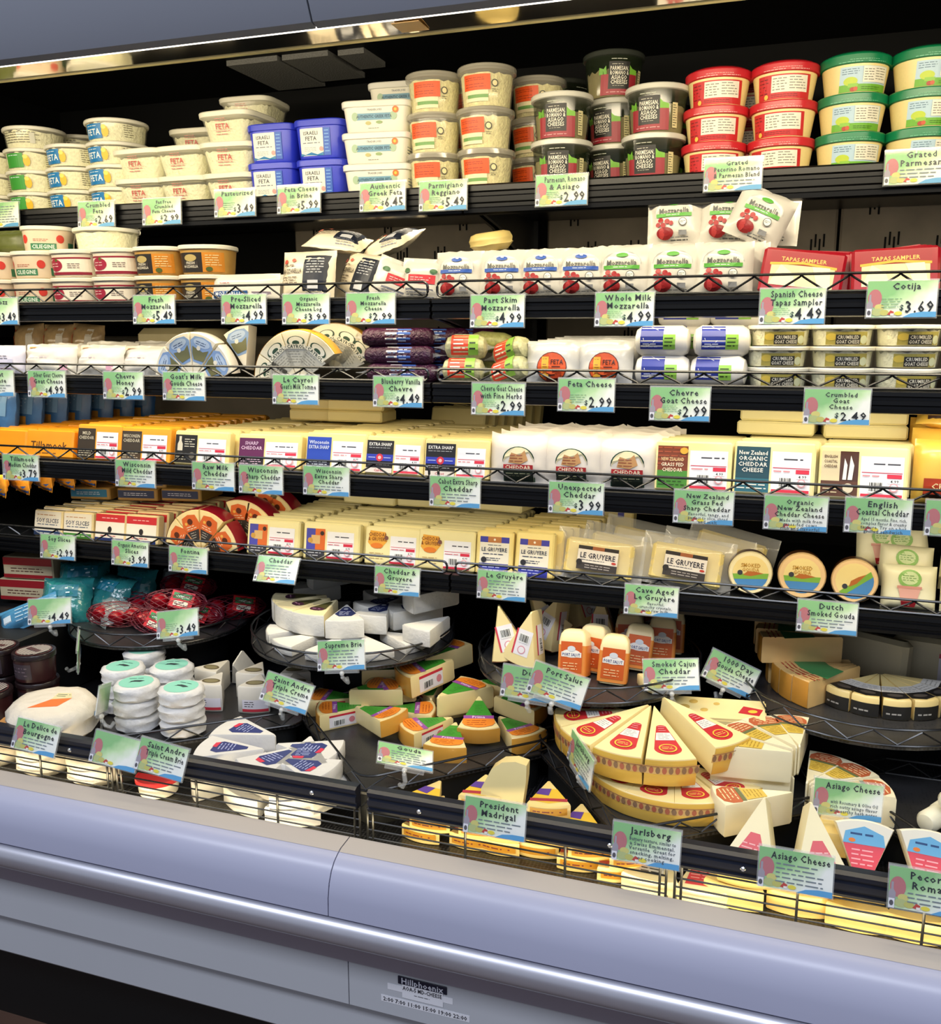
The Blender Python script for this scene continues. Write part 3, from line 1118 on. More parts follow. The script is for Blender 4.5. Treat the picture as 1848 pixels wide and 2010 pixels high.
def log(key, r, L, m, ends=.012, shapes=(), sq=1.0, crimp=None, seg=.005):
    """sausage-shaped cheese lying along x"""
    n = 20
    mb = MB()
    xs = [(-L / 2, .35), (-L / 2 + ends * .25, .75), (-L / 2 + ends, 1), (0, 1), (L / 2 - ends, 1), (L / 2 - ends * .25, .75), (L / 2, .35)]
    mb.loft([[(x, -r * q_ * math.cos(2 * PI * i / n), r * sq + r * sq * q_ * math.sin(2 * PI * i / n)) for i in range(n)] for x, q_ in xs[::-1]], m)
    parts = [('log_body', mb.mesh(key))]
    if crimp:
        for s in (-1, 1):
            mb = MB()
            x0, x1 = s * (L / 2 - .002), s * (L / 2 + .016)
            ringf = lambda x, wy, wz: [(x, -wy, r * sq - wz), (x, wy, r * sq - wz), (x, wy, r * sq + wz), (x, -wy, r * sq + wz)]
            rs = [ringf(x0, r * .35, r * .3), ringf((x0 + x1) / 2, r * .6, r * .08), ringf(x1, r * .8, r * .03)]
            mb.loft(rs if s < 0 else rs[::-1], crimp)
            parts.append(('wrapper_end', mb.mesh(key + '_end')))
    if shapes:
        def S(u, v, o):  # v = arc height measured from the front mid-line
            a = v / r
            return (u, -(r + o) * math.cos(a), r * sq + (r * sq + o) * math.sin(a))
        parts.append(('label', decal(list(shapes), S, seg, 'label')))
    return parts


def disc(key, r, t, m, rim=None, shapes=(), n=28):
    """round cheese standing on edge, face towards -y"""
    mb = MB()
    prof = [(-t / 2, r * .93), (-t / 2 + t * .07, r * .985), (-t / 2 + t * .16, r)]
    prof = prof + [(-y, q_) for y, q_ in prof[::-1]]
    mb.loft([[(q_ * math.cos(2 * PI * i / n), y, r + q_ * math.sin(2 * PI * i / n)) for i in range(n)] for y, q_ in prof], m)
    parts = [('cheese', mb.mesh(key))]
    if rim:
        mb = MB()
        mb.loft([[(q_ * math.cos(2 * PI * i / n), y, r + q_ * math.sin(2 * PI * i / n)) for i in range(n)] for y, q_ in
                 ((-t / 2 + t * .1, r * 1.004), (-t / 2 + t * .16, r * 1.008), (t / 2 - t * .16, r * 1.008), (t / 2 - t * .1, r * 1.004))], rim, False, False)
        parts.append(('rind', mb.mesh(key + '_rim')))
    if shapes:
        parts.append(('label', decal(list(shapes), lambda u, v, o: (u, -t / 2 - o, r + v), None, 'label')))
    return parts


def cyl(key, r, h, m, top=(), side=(), lump=0.0, n=24, bev=.004):
    mb = MB()
    rn = random.Random(len(key) + n)
    def wob(q_, z, top):
        return [(q_ * k_ * math.cos(2 * PI * i / n), q_ * k_ * math.sin(2 * PI * i / n), z + (0 if top else rn.uniform(-1, 1) * lump * .04)) for i in range(n)
                for k_ in (1 + (0 if top else rn.uniform(-1, 1) * lump),)]
    mb.loft([wob(q_, z, j in (0, 6)) for j, (z, q_) in enumerate(((0, r - bev), (bev, r), (h * .4, r * (1 - lump)), (h * .6, r), (h - bev, r), (h - bev * .3, r - bev * .4), (h, r - bev * 1.3)))], m)
    parts = [('cheese', mb.mesh(key, sharp=50))]
    if top:
        parts.append(('label', decal(list(top), lambda u, v, o: (u, v, h + o), None, 'label')))
    if side:
        parts.append(('side_label', decal(list(side), ring_map(lambda v: r * (1 + lump), lambda v: r * (1 + lump), 2), .005, 'side_label')))
    return parts


def stack(name, parts, x, y, z0, pitch, n, kind, cat, group, where, rz=0, jit=.002, jr=4, variants=None, total=None, first=0):
    """a pile of alike tubs; the label says the tier in its pile"""
    N = total or n
    rn = random.Random(int(x * 1000) + n)
    for i in range(n):
        k = i + first
        pos = 'only' if N == 1 else ('bottom' if k == 0 else ('top' if k == N - 1 else ('middle' if N == 3 else ('second lowest' if k == 1 else 'second highest'))))
        pr = variants[i] if variants and variants[i] else parts
        lab = '%s %s, %s' % (kind if N == 1 else pos + ' ' + kind, '' if N == 1 else 'of its pile', where)
        lab = ' '.join(lab.split()).replace(' ,', ',')
        w = lab.split()
        place(name, pr, ' '.join(w[:16]), cat, (x + rn.uniform(-1, 1) * jit, y + rn.uniform(-1, 1) * jit, z0 + i * pitch),
              (0, 0, R(rz + rn.uniform(-jr, jr))), group)


# ================================================================== TOP SHELF
Z1 = 1.7448
Y1 = .242
# low round feta tubs, blue, green and plain
def feta_shapes(col, word):
    return [('r', -.040, .006, .003, .033, col), ('t', word, -.018, .018, .016, 'f2f6f4', .036),
            ('w', -.033, .027, -.004, .031, 1, 'dfeef2'), ('e', .010, .018, .007, .010, 'f0b820'), ('e', .008, .026, .005, .004, 'f7d860'),
            ('w', .046, .008, .066, .032, 6, '6e6a50')]


k_fblue = tub('feta_blue', .053, .0585, .0425, body=m_clear2, lid=m_white, lidh=.007, shapes=feta_shapes('1878b8', 'FETA'), contents=m_cream, fill=.88)
k_fgreen = tub('feta_green', .053, .0585, .0425, body=m_clear2, lid=m_white, lidh=.007, shapes=feta_shapes('3f9a3c', ''), contents=m_cream, fill=.88)
k_fplain = tub('feta_plain', .053, .0585, .0425, body=m_clear2, lid=m_white, lidh=.007,
               shapes=[('w', -.045, .010, .045, .033, 5, '6a6650'), ('r', .02, .01, .03, .03, 'c8c6b4')], contents=m_cream, fill=.88)
stack('feta_tub', k_fgreen, -1.085, Y1, Z1, .0422, 3, 'clear feta tub with green label', 'tub', 'round feta tubs', 'outermost green pile', rz=25)
stack('feta_tub', k_fgreen, -.970, Y1, Z1, .0422, 4, 'clear feta tub with green label', 'tub', 'round feta tubs', 'green labels beside the blue ones', rz=12,
      variants=[None, None, None, k_fplain])
stack('feta_tub', k_fblue, -.871, Y1 + .004, Z1, .0435, 3, 'clear feta tub with blue label', 'tub', 'round feta tubs', 'between green pile and taller blue pile', rz=5)
stack('feta_tub', k_fblue, -.767, Y1, Z1, .0425, 4, 'clear feta tub with blue label', 'tub', 'round feta tubs', 'taller blue pile by the square tubs', rz=5)
stack('feta_tub', k_fplain, -.955, .365, Z1, .044, 4, 'plain backed feta tub', 'tub', 'round feta tubs', 'behind the green labelled pile')
# square-shouldered crumbled feta tubs
k_ff = tub('fat_free_feta', .045, .057, .0545, e=4.5, body=m_clear2, lid=mat('ivory_lid', 'e8e4d0', .4, var=.02), lidh=.010, over=.004,
           shapes=[('w', -.016, .036, .014, .043, 2, 'd08078'), ('t', 'FETA', -.001, .028, .013, 'c04a48', .03), ('w', -.016, .012, .016, .022, 2, 'd08a80'),
                   ('r', -.02, .022, .02, .0225, 'd8a098')], contents=m_cream, fill=.8, b0=.045, b1=.055)
stack('crumbled_feta_tub', k_ff, -.686, Y1, Z1, .0545, 2, 'square clear feta tub with pink print', 'tub', 'square feta tubs', 'beside the round blue feta')
stack('crumbled_feta_tub', k_ff, -.590, Y1, Z1, .0545, 2, 'square clear feta tub with pink print', 'tub', 'square feta tubs', 'middle of three piles')
stack('crumbled_feta_tub', k_ff, -.486, Y1, Z1, .0545, 3, 'square clear feta tub with pink print', 'tub', 'square feta tubs', 'pile beside the blue tubs')
stack('crumbled_feta_tub', k_ff, -.640, .36, Z1, .0555, 3, 'square clear feta tub', 'tub', 'square feta tubs', 'rear pile behind the shorter ones')
stack('crumbled_feta_tub', k_ff, -.545, .40, Z1, .0575, 4, 'square clear feta tub', 'tub', 'square feta tubs', 'tallest pile at the back')
# blue tubs
m_bluetub = mat('ultramarine_tub', '2b3ac8', .35, var=.03)
k_isr = tub('israeli_feta', .043, .0485, .0672, e=4.5, body=m_bluetub, lid=m_bluetub, lidh=.012, over=.003,
            shapes=[('r', -.034, .006, .012, .052, 'e9e6da'), ('t', 'ISRAELI', -.012, .044, .0085, '303848', .04), ('t', 'FETA', -.012, .035, .0095, '303848', .04),
                    ('w', -.028, .025, .006, .030, 1, '707888'), ('w', -.026, .013, .004, .021, 3, 'a0a4ac'),
                    ('p', [(-.034, .006), (-.034, .011), (-.024, .008), (-.012, .012), (0, .008), (.012, .012), (.012, .006)], '1e7ab0'),
                    ('r', .013, .006, .026, .052, '2a5cc0'), ('w', .015, .010, .025, .05, 7, '6fa0dc'), ('e', .008, .017, .004, .004, 'e09a94')])
stack('blue_feta_tub', k_isr, -.394, Y1 - .006, Z1, .0672, 2, 'bright blue feta tub', 'tub', 'blue feta tubs', 'beside the square clear tubs', rz=2, jr=1.5)
stack('blue_feta_tub', k_isr, -.292, Y1 - .006, Z1, .0680, 2, 'bright blue feta tub', 'tub', 'blue feta tubs', 'beside the white rectangular tubs', rz=2, jr=1.5)
# white rectangular greek feta tubs
def greek(h):
    return [('t', 'TRADER JOES', 0, h - .0155, .0042, '606878', .03), ('r', -.036, h - .032, .034, h - .021, '6f9fb8'), ('e', -.036, h - .026, .006, .007, 'a6bfa0'),
            ('e', .034, h - .026, .006, .007, 'a6bfa0'), ('t', 'AUTHENTIC GREEK FETA', -.001, h - .0265, .0072, '254e68', .064),
            ('e', -.012, h - .037, .005, .003, 'b8b070'), ('e', .008, h - .036, .006, .0025, '8fa870'), ('w', -.012, .006, .012, .0085, 1, '707070'),
            ('e', .038, h - .0165, .0055, .0055, 'e8702a'), ('e', .038, h - .0165, .0025, .0025, 'f6c040'), ('w', .062, .016, .09, .030, 3, '40586c')]


k_grk = tub('greek_feta', .055, .061, .0525, e=7, b0=.045, b1=.05, body=m_white, lid=mat('white_lid', 'e6e3d8', .35, var=.02), lidh=.011, over=.003, shapes=greek(.0525))
stack('greek_feta_tub', k_grk, -.184, .236, Z1, .0527, 3, 'white rectangular feta tub with blue banner', 'tub', 'greek feta tubs', 'front pile', rz=7, jr=1.5)
stack('greek_feta_tub', k_grk, -.185, .352, Z1, .0545, 4, 'white rectangular feta tub', 'tub', 'greek feta tubs', 'taller pile at the back', rz=7, jr=1.5)
# clear tubs with orange label
m_clearlid = mat('clear_lid_plastic', 'cfc9b8', .1, alpha=.45, var=.05, spec=1.0)
k_or = tub('orange_parm', .041, .0475, .0665, body=m_clear2, lid=m_clearlid, lidh=.010, over=.0035, contents=m_cream2, fill=.86,
           shapes=[('r', -.030, .026, .020, .050, 'e8551c'), ('w', -.026, .040, .016, .046, 2, '9c3010'), ('w', -.026, .029, .016, .037, 2, 'a83818'),
                   ('r', -.026, .019, .016, .0255, 'f0e2b8'), ('r', -.022, .0135, .016, .019, '6fa058'), ('r', -.026, .008, .016, .0135, 'f0e2b8'),
                   ('e', .028, .036, .006, .006, '4a4a3a'), ('e', .028, .036, .0042, .0042, 'eedba6'), ('w', .023, .022, .033, .028, 2, '4a4a3a')])
stack('shaved_parmesan_tub', k_or, -.084, .234, Z1, .0655, 3, 'clear tub of shaved cheese with orange label', 'tub', 'orange labelled tubs', 'beside the white tubs', rz=6, jr=10)
stack('shaved_parmesan_tub', k_or, .012, .230, Z1, .0668, 3, 'clear tub of shaved cheese with orange label', 'tub', 'orange labelled tubs', 'beside the gap', rz=-4, jr=6)
stack('shaved_parmesan_tub', k_or, .076, .338, Z1, .0675, 3, 'clear tub of shaved cheese', 'tub', 'orange labelled tubs', 'rear pile at the gap', rz=-15, jr=6)
stack('shaved_parmesan_tub', k_or, -.040, .345, Z1, .0675, 3, 'clear tub of shaved cheese', 'tub', 'orange labelled tubs', 'rear pile between the front two', rz=-15, jr=6)
# parmesan romano asiago tubs
def pra():
    return [('r', -.040, .004, .024, .036, '9c2834'), ('p', [(-.044, .036), (-.044, .047), (-.036, .044), (-.032, .049), (-.030, .036)], '6aa832'),
            ('p', [(.008, .036), (.009, .05), (.014, .045), (.024, .043), (.024, .036)], '7cba3a'),
            ('r', -.027, .013, .009, .055, '22201c'), ('r', -.026, .0135, .008, .054, '161412'), ('w', -.022, .049, .004, .0525, 1, 'b8b4a4'),
            ('t', 'PARMESAN,', -.009, .0445, .0088, 'e8e4d4', .032), ('t', 'ROMANO &', -.009, .0375, .0088, 'e8e4d4', .032), ('t', 'ASIAGO', -.009, .0305, .0088, 'e8e4d4', .027),
            ('t', 'CHEESES', -.009, .0235, .0088, 'e8e4d4', .029), ('w', -.02, .0165, .003, .019, 1, 'b8b4a4'), ('w', -.03, .006, .016, .010, 1, 'd8a0a0'),
            ('r', .030, .008, .040, .045, 'd9cf9c'), ('w', .031, .010, .039, .043, 9, '3a3a2c'), ('w', -.024, .057, .006, .060, 1, 'd8dcc8')]


m_clearlid2 = mat('frosted_lid', 'e4e2d4', .25, alpha=.8, var=.04)
m_clear3 = mat('smoky_tub_plastic', '26301f', .12, alpha=.5, var=.1, spec=.8)
m_shadelid = mat('shaded_frosted_lid', '3a3e38', .2, alpha=.85, var=.1)  # frosted lid again, shade of the rear piles put into its colour
k_pra = tub('pra', .042, .049, .0735, body=m_clear3, lid=m_clearlid2, lidh=.009, over=.0035, contents=m_grate, fill=.62, shapes=pra())
stack('grated_blend_tub', k_pra, .145, .236, Z1, .0735, 2, 'clear tub with black and maroon label', 'tub', 'three cheese blend tubs', 'front pile beside the gap', rz=10, jr=8)
stack('grated_blend_tub', k_pra, .225, .305, Z1, .0735, 2, 'clear tub with black and maroon label', 'tub', 'three cheese blend tubs', 'taller pile set back', rz=-14, jr=8)
stack('grated_blend_tub', k_pra, .301, .236, Z1, .0740, 2, 'clear tub with black and maroon label', 'tub', 'three cheese blend tubs', 'front pile by the red tubs', rz=4, jr=3)
k_prad = tub('prad', .042, .049, .0735, body=m_clear3, lid=m_shadelid, lidh=.009, over=.0035, contents=m_grate, fill=.62, shapes=pra())
stack('grated_blend_tub', k_prad, .095, .445, Z1, .0735, 3, 'clear tub with black and maroon label', 'tub', 'three cheese blend tubs', 'rear pile beside the gap', rz=70, jr=8)
place('grated_blend_tub', k_prad, 'topmost tub with shade darkened lid on the pile set back between two front piles', 'tub', (.218, .300, Z1 + .147), (0, 0, R(34)), 'three cheese blend tubs')
stack('grated_blend_tub', k_prad, .290, .375, Z1, .0735, 2, 'clear tub with black and maroon label', 'tub', 'three cheese blend tubs', 'rearmost pile behind the rest', rz=40, jr=8)
# red lidded and green lidded tubs
def nutri(x0, y0, x1, y1):
    return [('r', x0, y0, x1, y1, 'ece8d8'), ('w', x0 + .002, y0 + .002, x0 + (x1 - x0) * .42, y1 - .002, 5, '706c60'),
            ('w', x0 + (x1 - x0) * .48, y0 + .003, x1 - .002, y1 - .001, 5, '807c70')]


redl = [('r', -.046, .003, .040, .037, 'c8242a'), ('w', -.043, .010, -.026, .034, 5, '7c1014')] + nutri(-.022, .012, .034, .035) + \
       [('w', -.022, .005, .03, .010, 2, '7c1014'), ('e', -.030, .007, .0035, .0035, 'e6c050')]
m_redlid = mat('red_printed_lid', 'c92630', .3, var=.03)
m_greenlid = mat('green_printed_lid', '0e7c4e', .3, var=.03)
lp = lambda c: [('w', -.036, .0455, .0, .0480, 1, c), ('w', .006, .0455, .04, .0480, 1, c), ('w', -.02, .0485, .03, .0505, 1, c)]
m_chz = mat('pale_grated_cheese_body', 'ecd796', .35, var=.05, nscale=300)
def dome(parts, m, r, h):
    mb = MB()
    mb.loft([[(q_ * math.cos(2 * PI * i / 28), q_ * math.sin(2 * PI * i / 28), z) for i in range(28)] for z, q_ in
             ((h - .006, r), (h + .001, r - .001), (h + .004, r - .006), (h + .0055, r * .6), (h + .006, r * .2))], m)
    return parts + [('seal_dome', mb.mesh('seal_dome'))]


k_red = tub('red_tub', .041, .0485, .0535, body=m_chz, lid=m_redlid, lidh=.013, over=.0035, shapes=redl, lidside=[(a, b, c - .004, d, e - .004, f, g) for a, b, c, d, e, f, g in lp('f0c8c0')])
k_red_top = dome(k_red, m_redlid, .049, .0535)
for i, (x, r0) in enumerate(((.397, 4), (.498, -4))):
    stack('grated_pecorino_tub', k_red, x, .236, Z1, .0535, 3, 'red lidded tub of grated cheese', 'tub', 'red lidded tubs',
          'beside the maroon labels' if i == 0 else 'beside the green lids', rz=r0, jr=9, variants=[None, None, k_red_top])
stack('grated_pecorino_tub', k_red, .447, .35, Z1, .0535, 3, 'red lidded tub of grated cheese', 'tub', 'red lidded tubs', 'rear pile behind two red piles', jr=9)
grl = [('r', -.032, .004, .044, .037, 'b4cfe0'), ('w', -.029, .026, -.004, .035, 3, '4c6c88'), ('r', -.032, .003, .044, .013, '6cae30'), ('e', -.016, .017, .010, .006, 'b8cc3c'),
       ('r', -.019, .009, -.005, .014, '8cc044'), ('e', -.012, .006, .004, .003, 'b04030'), ('e', -.008, .0065, .003, .003, 'c85838')] + nutri(.001, .015, .041, .036) + \
      [('w', .0, .005, .033, .010, 2, '4a7c22')]
k_grn = tub('green_tub', .041, .0485, .0545, body=m_chz, lid=m_greenlid, lidh=.014, over=.0035, shapes=grl, lidside=[(a, b, c - .004, d, e - .004, f, g) for a, b, c, d, e, f, g in lp('78c8a0')])
k_grn_top = dome(k_grn, m_greenlid, .049, .0545)
for i, (x, r0) in enumerate(((.599, 4), (.700, 12), (.801, 12))):
    stack('grated_parmesan_tub', k_grn, x, .236, Z1, .0545, 3, 'green lidded tub of grated parmesan', 'tub', 'green lidded tubs',
          ('beside the red lids', 'above the grated parmesan tag', 'outermost pile')[i], rz=r0, jr=7, variants=[None, None, k_grn_top])

# ================================================================== SECOND SHELF
Z2 = 1.5552
m_rosecream = mat('rosy_cheese_pack', 'e6cdb0', .4, var=.1)
def moz_label(kind):
    if kind == 'cil':
        return [('r', -.026, .006, .022, .018, '3c7a58'), ('t', 'CILIEGINE', -.002, .012, .010, 'e8efe4', .042), ('w', -.02, .021, .014, .027, 2, 'b86050'),
                ('e', .030, .026, .0075, .0075, 'c83a30'), ('e', -.040, .026, .008, .008, 'd24438'), ('r', .046, .006, .07, .02, '3c7a58')]
    if kind == 'mar':
        return [('r', -.044, .005, .05, .036, 'efe6d6'), ('r', -.044, .033, .05, .036, '8c2438'), ('r', -.044, .005, .05, .010, '8c2438'),
                ('e', -.022, .022, .017, .011, 'a02840'), ('e', -.018, .031, .003, .003, '5a6a2a'), ('w', -.032, .018, -.012, .027, 2, 'e0b8b8'), ('w', .006, .016, .036, .026, 3, '706060')]
    return [('r', -.046, .004, .046, .037, '2a2622'), ('r', .006, .004, .046, .037, 'cc8428'), ('e', -.016, .028, .012, .006, 'b8a468'), ('r', -.03, .012, -.002, .022, '3a3430'),
            ('t', 'FRESH', -.016, .0195, .006, 'e0dac8', .026), ('t', 'MOZZARELLA', -.016, .0135, .006, 'e0dac8', .028), ('w', .012, .014, .04, .034, 5, 'f0d8a0'),
            ('e', .018, .009, .006, .004, '4c5a28')]


mtub = lambda kk, b: tub('moz_' + kk, .042, .0465, .050, e=2.6, body=b, lid=m_white, lidh=.0075, over=.003, shapes=moz_label(kk))
m_blush = mat('blush_plastic_tub', 'dcc8ae', .3, var=.1)
k_cil, k_mar, k_blk = mtub('cil', m_blush), mtub('mar', mat('parchment_tub', 'ded2be', .35, var=.05)), mtub('blk', mat('amber_tub', 'b98f4a', .3, var=.15))
for (x, k, nm, wh) in ((-.922, k_cil, 'mozzarella ball tub with green band', 'outermost pile'), (-.829, k_cil, 'mozzarella ball tub with green band', 'beside the maroon labels'),
                       (-.737, k_mar, 'ricotta style tub with maroon label', 'beside the green bands'), (-.644, k_mar, 'ricotta style tub with maroon label', 'beside the black labels'),
                       (-.551, k_blk, 'fresh mozzarella tub with black label', 'beside the maroon labels'), (-.455, k_blk, 'fresh mozzarella tub with black label', 'beside the sliced packs')):
    stack('mozzarella_tub', k, x, .078, Z2, .0503, 2, nm, 'tub', 'mozzarella tubs', wh, rz=6, jr=8)
place('mozzarella_tub', k_cil, 'single mozzarella ball tub perched atop the green banded piles', 'tub', (-.848, .125, Z2 + .1008), (0, 0, R(30)), 'mozzarella tubs')
place('mozzarella_tub', k_fplain, 'plain greyish clear tub perched atop the maroon labelled piles', 'tub', (-.715, .13, Z2 + .1008), (0, 0, R(160)), 'mozzarella tubs')
place('green_pouch', pouch('gpouch', .08, .05, .03, mat('olive_pouch', '5d6430', .4, var=.3)), 'dark olive green pouch standing on the outermost mozzarella tubs', 'pouch', (-.94, .12, Z2 + .1008), (R(-10), 0, 0))
# sliced mozzarella packs
m_whitefilm = mat('white_vacuum_film', 'd9d5ca', .28, var=.03, bump=.15, bscale=60)
k_sl = pouch('sliced', .135, .050, .022, m_whitefilm, [('r', -.06, .003, .012, .020, '20508c'), ('t', 'MOZZARELLA', -.024, .0155, .009, 'e8e8e8', .066), ('t', 'CHEESE LOG', -.024, .0075, .009, 'e8e8e8', .066),
                                                          ('w', -.045, .032, -.02, .036, 1, 'c86060'), ('r', .02, .003, .055, .018, 'b8a8b8'), ('w', .024, .005, .05, .016, 3, '504858')], mz=.004)
place('sliced_cheese_pack', k_sl, 'white sliced mozzarella pack with blue corner behind the wire', 'cheese pack', (-.362, .042, Z2), (R(-8), 0, 0), 'sliced mozzarella packs')
place('sliced_cheese_pack', k_sl, 'second sliced mozzarella pack leaning behind the first', 'cheese pack', (-.35, .072, Z2), (R(-8), 0, 0), 'sliced mozzarella packs', only=('pouch',))
m_navyfilm = mat('navy_printed_film', '1d2230', .3, var=.2)
k_log = pouch('mozlog', .105, .086, .034, mat('cream_printed_film', 'efe3c8', .3, var=.03), [
    ('r', .0, .004, .046, .076, '1f2534'), ('w', .006, .045, .040, .072, 6, 'c8cad0'), ('r', .010, .02, .03, .034, 'd0d2d8'), ('w', .006, .006, .04, .018, 4, '8a90a0'),
    ('t', 'MOZZARELLA', -.024, .050, .010, '403830', .042), ('w', -.042, .028, -.008, .042, 3, '605040'), ('e', -.038, .066, .005, .004, 'd85040'), ('e', -.02, .068, .004, .003, 'd86050'),
    ('w', -.04, .056, -.006, .063, 1, '807060')])
place('mozzarella_log', k_log, 'cream and navy mozzarella log pack standing at the front', 'cheese pack', (-.243, .045, Z2), (R(-10), 0, R(-6)), 'mozzarella log packs')
place('mozzarella_log', k_log, 'cream and navy mozzarella log pack turned aside, half behind another', 'cheese pack', (-.172, .075, Z2), (R(-20), R(8), R(-28)), 'mozzarella log packs')
place('mozzarella_log', k_log, 'mozzarella log pack lying flat on top of the standing ones', 'cheese pack', (-.225, .10, Z2 + .092), (R(-72), R(6), R(10)), 'mozzarella log packs')
place('mozzarella_log', k_log, 'navy mozzarella log pack sagging beside the fresh mozzarella bags', 'cheese pack', (-.145, .12, Z2 + .082), (R(-66), R(-14), R(-16)), 'mozzarella log packs')
m_bag = mat('white_glossy_bag', 'd6d2c8', .25, var=.03, bump=.12, bscale=40)
k_fm = pouch('freshmoz', .075, .069, .03, m_bag, [('r', -.02, .026, .026, .040, 'c8303c'), ('w', -.016, .03, .022, .037, 2, 'f0d0d0'), ('e', -.024, .046, .006, .004, '3a6a40'), ('e', .022, .046, .006, .004, '3a6a40'),
                                                     ('r', -.024, .006, .024, .018, 'd4d6e0'), ('w', -.022, .007, .022, .017, 3, '707488')])
place('fresh_mozzarella_bag', k_fm, 'white fresh mozzarella bag with red label, tilted against its neighbour', 'cheese bag', (-.092, .05, Z2), (R(-8), R(20), R(30)), 'fresh mozzarella bags')
place('fresh_mozzarella_bag', k_fm, 'white fresh mozzarella bag with red label, facing the aisle', 'cheese bag', (-.040, .052, Z2), (R(-10), R(4), R(0)), 'fresh mozzarella bags')
def mozbag(col):
    c = lambda x, y, r_: ('e', x, y, r_, r_, 'a82a2c')
    pts = [(-.029, .004)] + [(-.029, .052)] + [(.029 * math.cos(R(a)), .052 + .016 * math.sin(R(a))) for a in range(180, -1, -20)] + [(.029, .004)]
    return [('p', pts, 'cfd0cc'), ('p', [(x * .96, .004 + (y - .004) * .985) for x, y in pts], 'ece9e0'), ('e', 0, .062, .009, .0033, col), ('t', 'Mozzarella', 0, .0505, .0115, '505452', .046),
            ('r', -.027, .041, .027, .0465, col), ('w', -.012, .0425, .012, .0455, 1, 'e8f0f0'), c(-.020, .036, .004), c(-.010, .034, .004), c(-.016, .028, .004), c(-.004, .031, .0035),
            c(-.024, .029, .0035), ('e', -.013, .016, .013, .009, '8c1c20'), ('e', -.018, .016, .004, .008, 'b03838'), ('e', .014, .032, .0062, .0062, '4a4e4a'), ('e', .014, .032, .0052, .0052, 'ece9e0'),
            ('w', .010, .030, .018, .034, 2, '4a4e4a'), ('r', .008, .012, .02, .019, '8a8c90'), ('w', -.005, .005, .025, .011, 2, '707478')]


k_ps = pouch('partskim', .082, .078, .03, m_bag, mozbag('2a58b4'), top_tooth=.0012)
k_wm = pouch('wholemilk', .084, .080, .03, m_bag, mozbag('58a83c'), top_tooth=.0012)
BAGS = [(.026, k_ps), (.100, k_ps), (.163, k_ps), (.225, k_ps), (.288, k_wm), (.362, k_wm), (.434, k_wm)]
for i, (x, k) in enumerate(BAGS):
    blue = i < 4
    nmx = ('blue', 'part skim') if blue else ('green', 'whole milk')
    j = i if blue else i - 4
    wh = ['beside the fresh mozzarella bags', 'second from the fresh mozzarella bags', 'third from the fresh mozzarella bags', 'next to the green striped bags',
          'next to the blue striped bags', 'middle of the green three', 'next to the red samplers'][i]
    place('mozzarella_bag', k, 'front %s mozzarella bag with %s stripe, %s' % (nmx[1], nmx[0], wh), 'cheese bag', (x, .048, Z2), (R(-9), 0, R((-4, 3, -5, 4, -3, 2, 3)[i])), 'sliced mozzarella bags')
    for d in (1, 2, 3):
        place('mozzarella_bag', k, '%s mozzarella bag behind the front one, %s' % (ORD[d], wh), 'cheese bag', (x + .004 * d + .010, .048 + .028 * d, Z2), (R(-9), 0, R((5, -4, 6)[d - 1])),
              'sliced mozzarella bags', only=('pouch',), scale=(1.02, 1, 1.03))
for x, y, z, ry, lab in ((.350, .15, .084, -2, 'whole milk mozzarella bag standing upon the green striped row'), (.428, .15, .084, 2, 'whole milk mozzarella bag upon the row beside the metal panel'),
                         (.490, .17, .082, 3, 'whole milk mozzarella bag standing at the back of the upper row'), (.462, .122, .084, 24, 'tilted mozzarella bag leaning upon the upper row')):
    place('mozzarella_bag', k_wm, lab, 'cheese bag', (x, y, Z2 + z), (R(-12), R(ry), 0), 'mozzarella bags on top')
place('yellow_cheese', cyl('yellow_round', .036, .03, mat('pale_yellow_rind', 'd8c078', .4, var=.15), lump=.02, bev=.01), 'small yellow rinded cheese resting on top of the part skim bags', 'cheese', (.055, .135, Z2 + .084), (R(8), R(-6), 0))
# red tapas samplers
m_redpack = mat('red_printed_tray', 'a01024', .3, var=.04)
def sampler():
    mb = MB()
    mb.box(-.056, .056, -.006, .006, 0, .066, m_redpack, .004)
    parts = [('tray_pack', mb.mesh('sampler'))]
    S = lambda u, v, o: (u, -.006 - o, v)
    parts.append(('window', decal([('r', -.043, .012, .043, .042, 'e8d8a8'), ('p', [(-.043, .012), (-.03, .042), (-.012, .030), (-.006, .012)], 'f4ecc8'),
                                   ('p', [(-.004, .012), (-.004, .04), (.012, .04), (.022, .012)], 'efe2b0'), ('p', [(.024, .012), (.012, .042), (.036, .042), (.041, .012)], 'f6eed0')], S)))
    parts.append(('label', decal([('p', [(-.045, .042), (-.045, .060), (.045, .060), (.045, .042), (.0, .047)], '9c1424'), ('t', 'TAPAS SAMPLER', 0, .050, .008, 'e8c060', .07),
                                  ('p', [(-.045, .040), (-.045, .0435), (0, .0475), (.045, .0435), (.045, .040), (0, .044)], 'e8b030'), ('w', -.03, .003, .035, .008, 1, 'e8c0b8')], S)))
    return parts


k_tap = sampler()
for x, rr, wh in ((.538, -7, 'tilted pile'), (.664, 2, 'upright pile')):
    for i in range(4):
        place('tapas_sampler', k_tap, '%s red cheese sampler pack of the %s' % (ORD[i], wh), 'cheese pack', (x + i * (.012 if rr < 0 else -.004), .045 + i * .02, Z2 + i * .001), (R(-14), R(-rr - i * 1.5), R(3 * i * (1 if rr < 0 else -1))), 'red sampler packs')
place('cotija_pack', pouch('cotija', .07, .055, .03, mat('cream_cotija', 'eee2c4', .35)), 'cream coloured cheese pack beside the upright red samplers', 'cheese pack', (.765, .05, Z2), (R(-8), 0, 0))

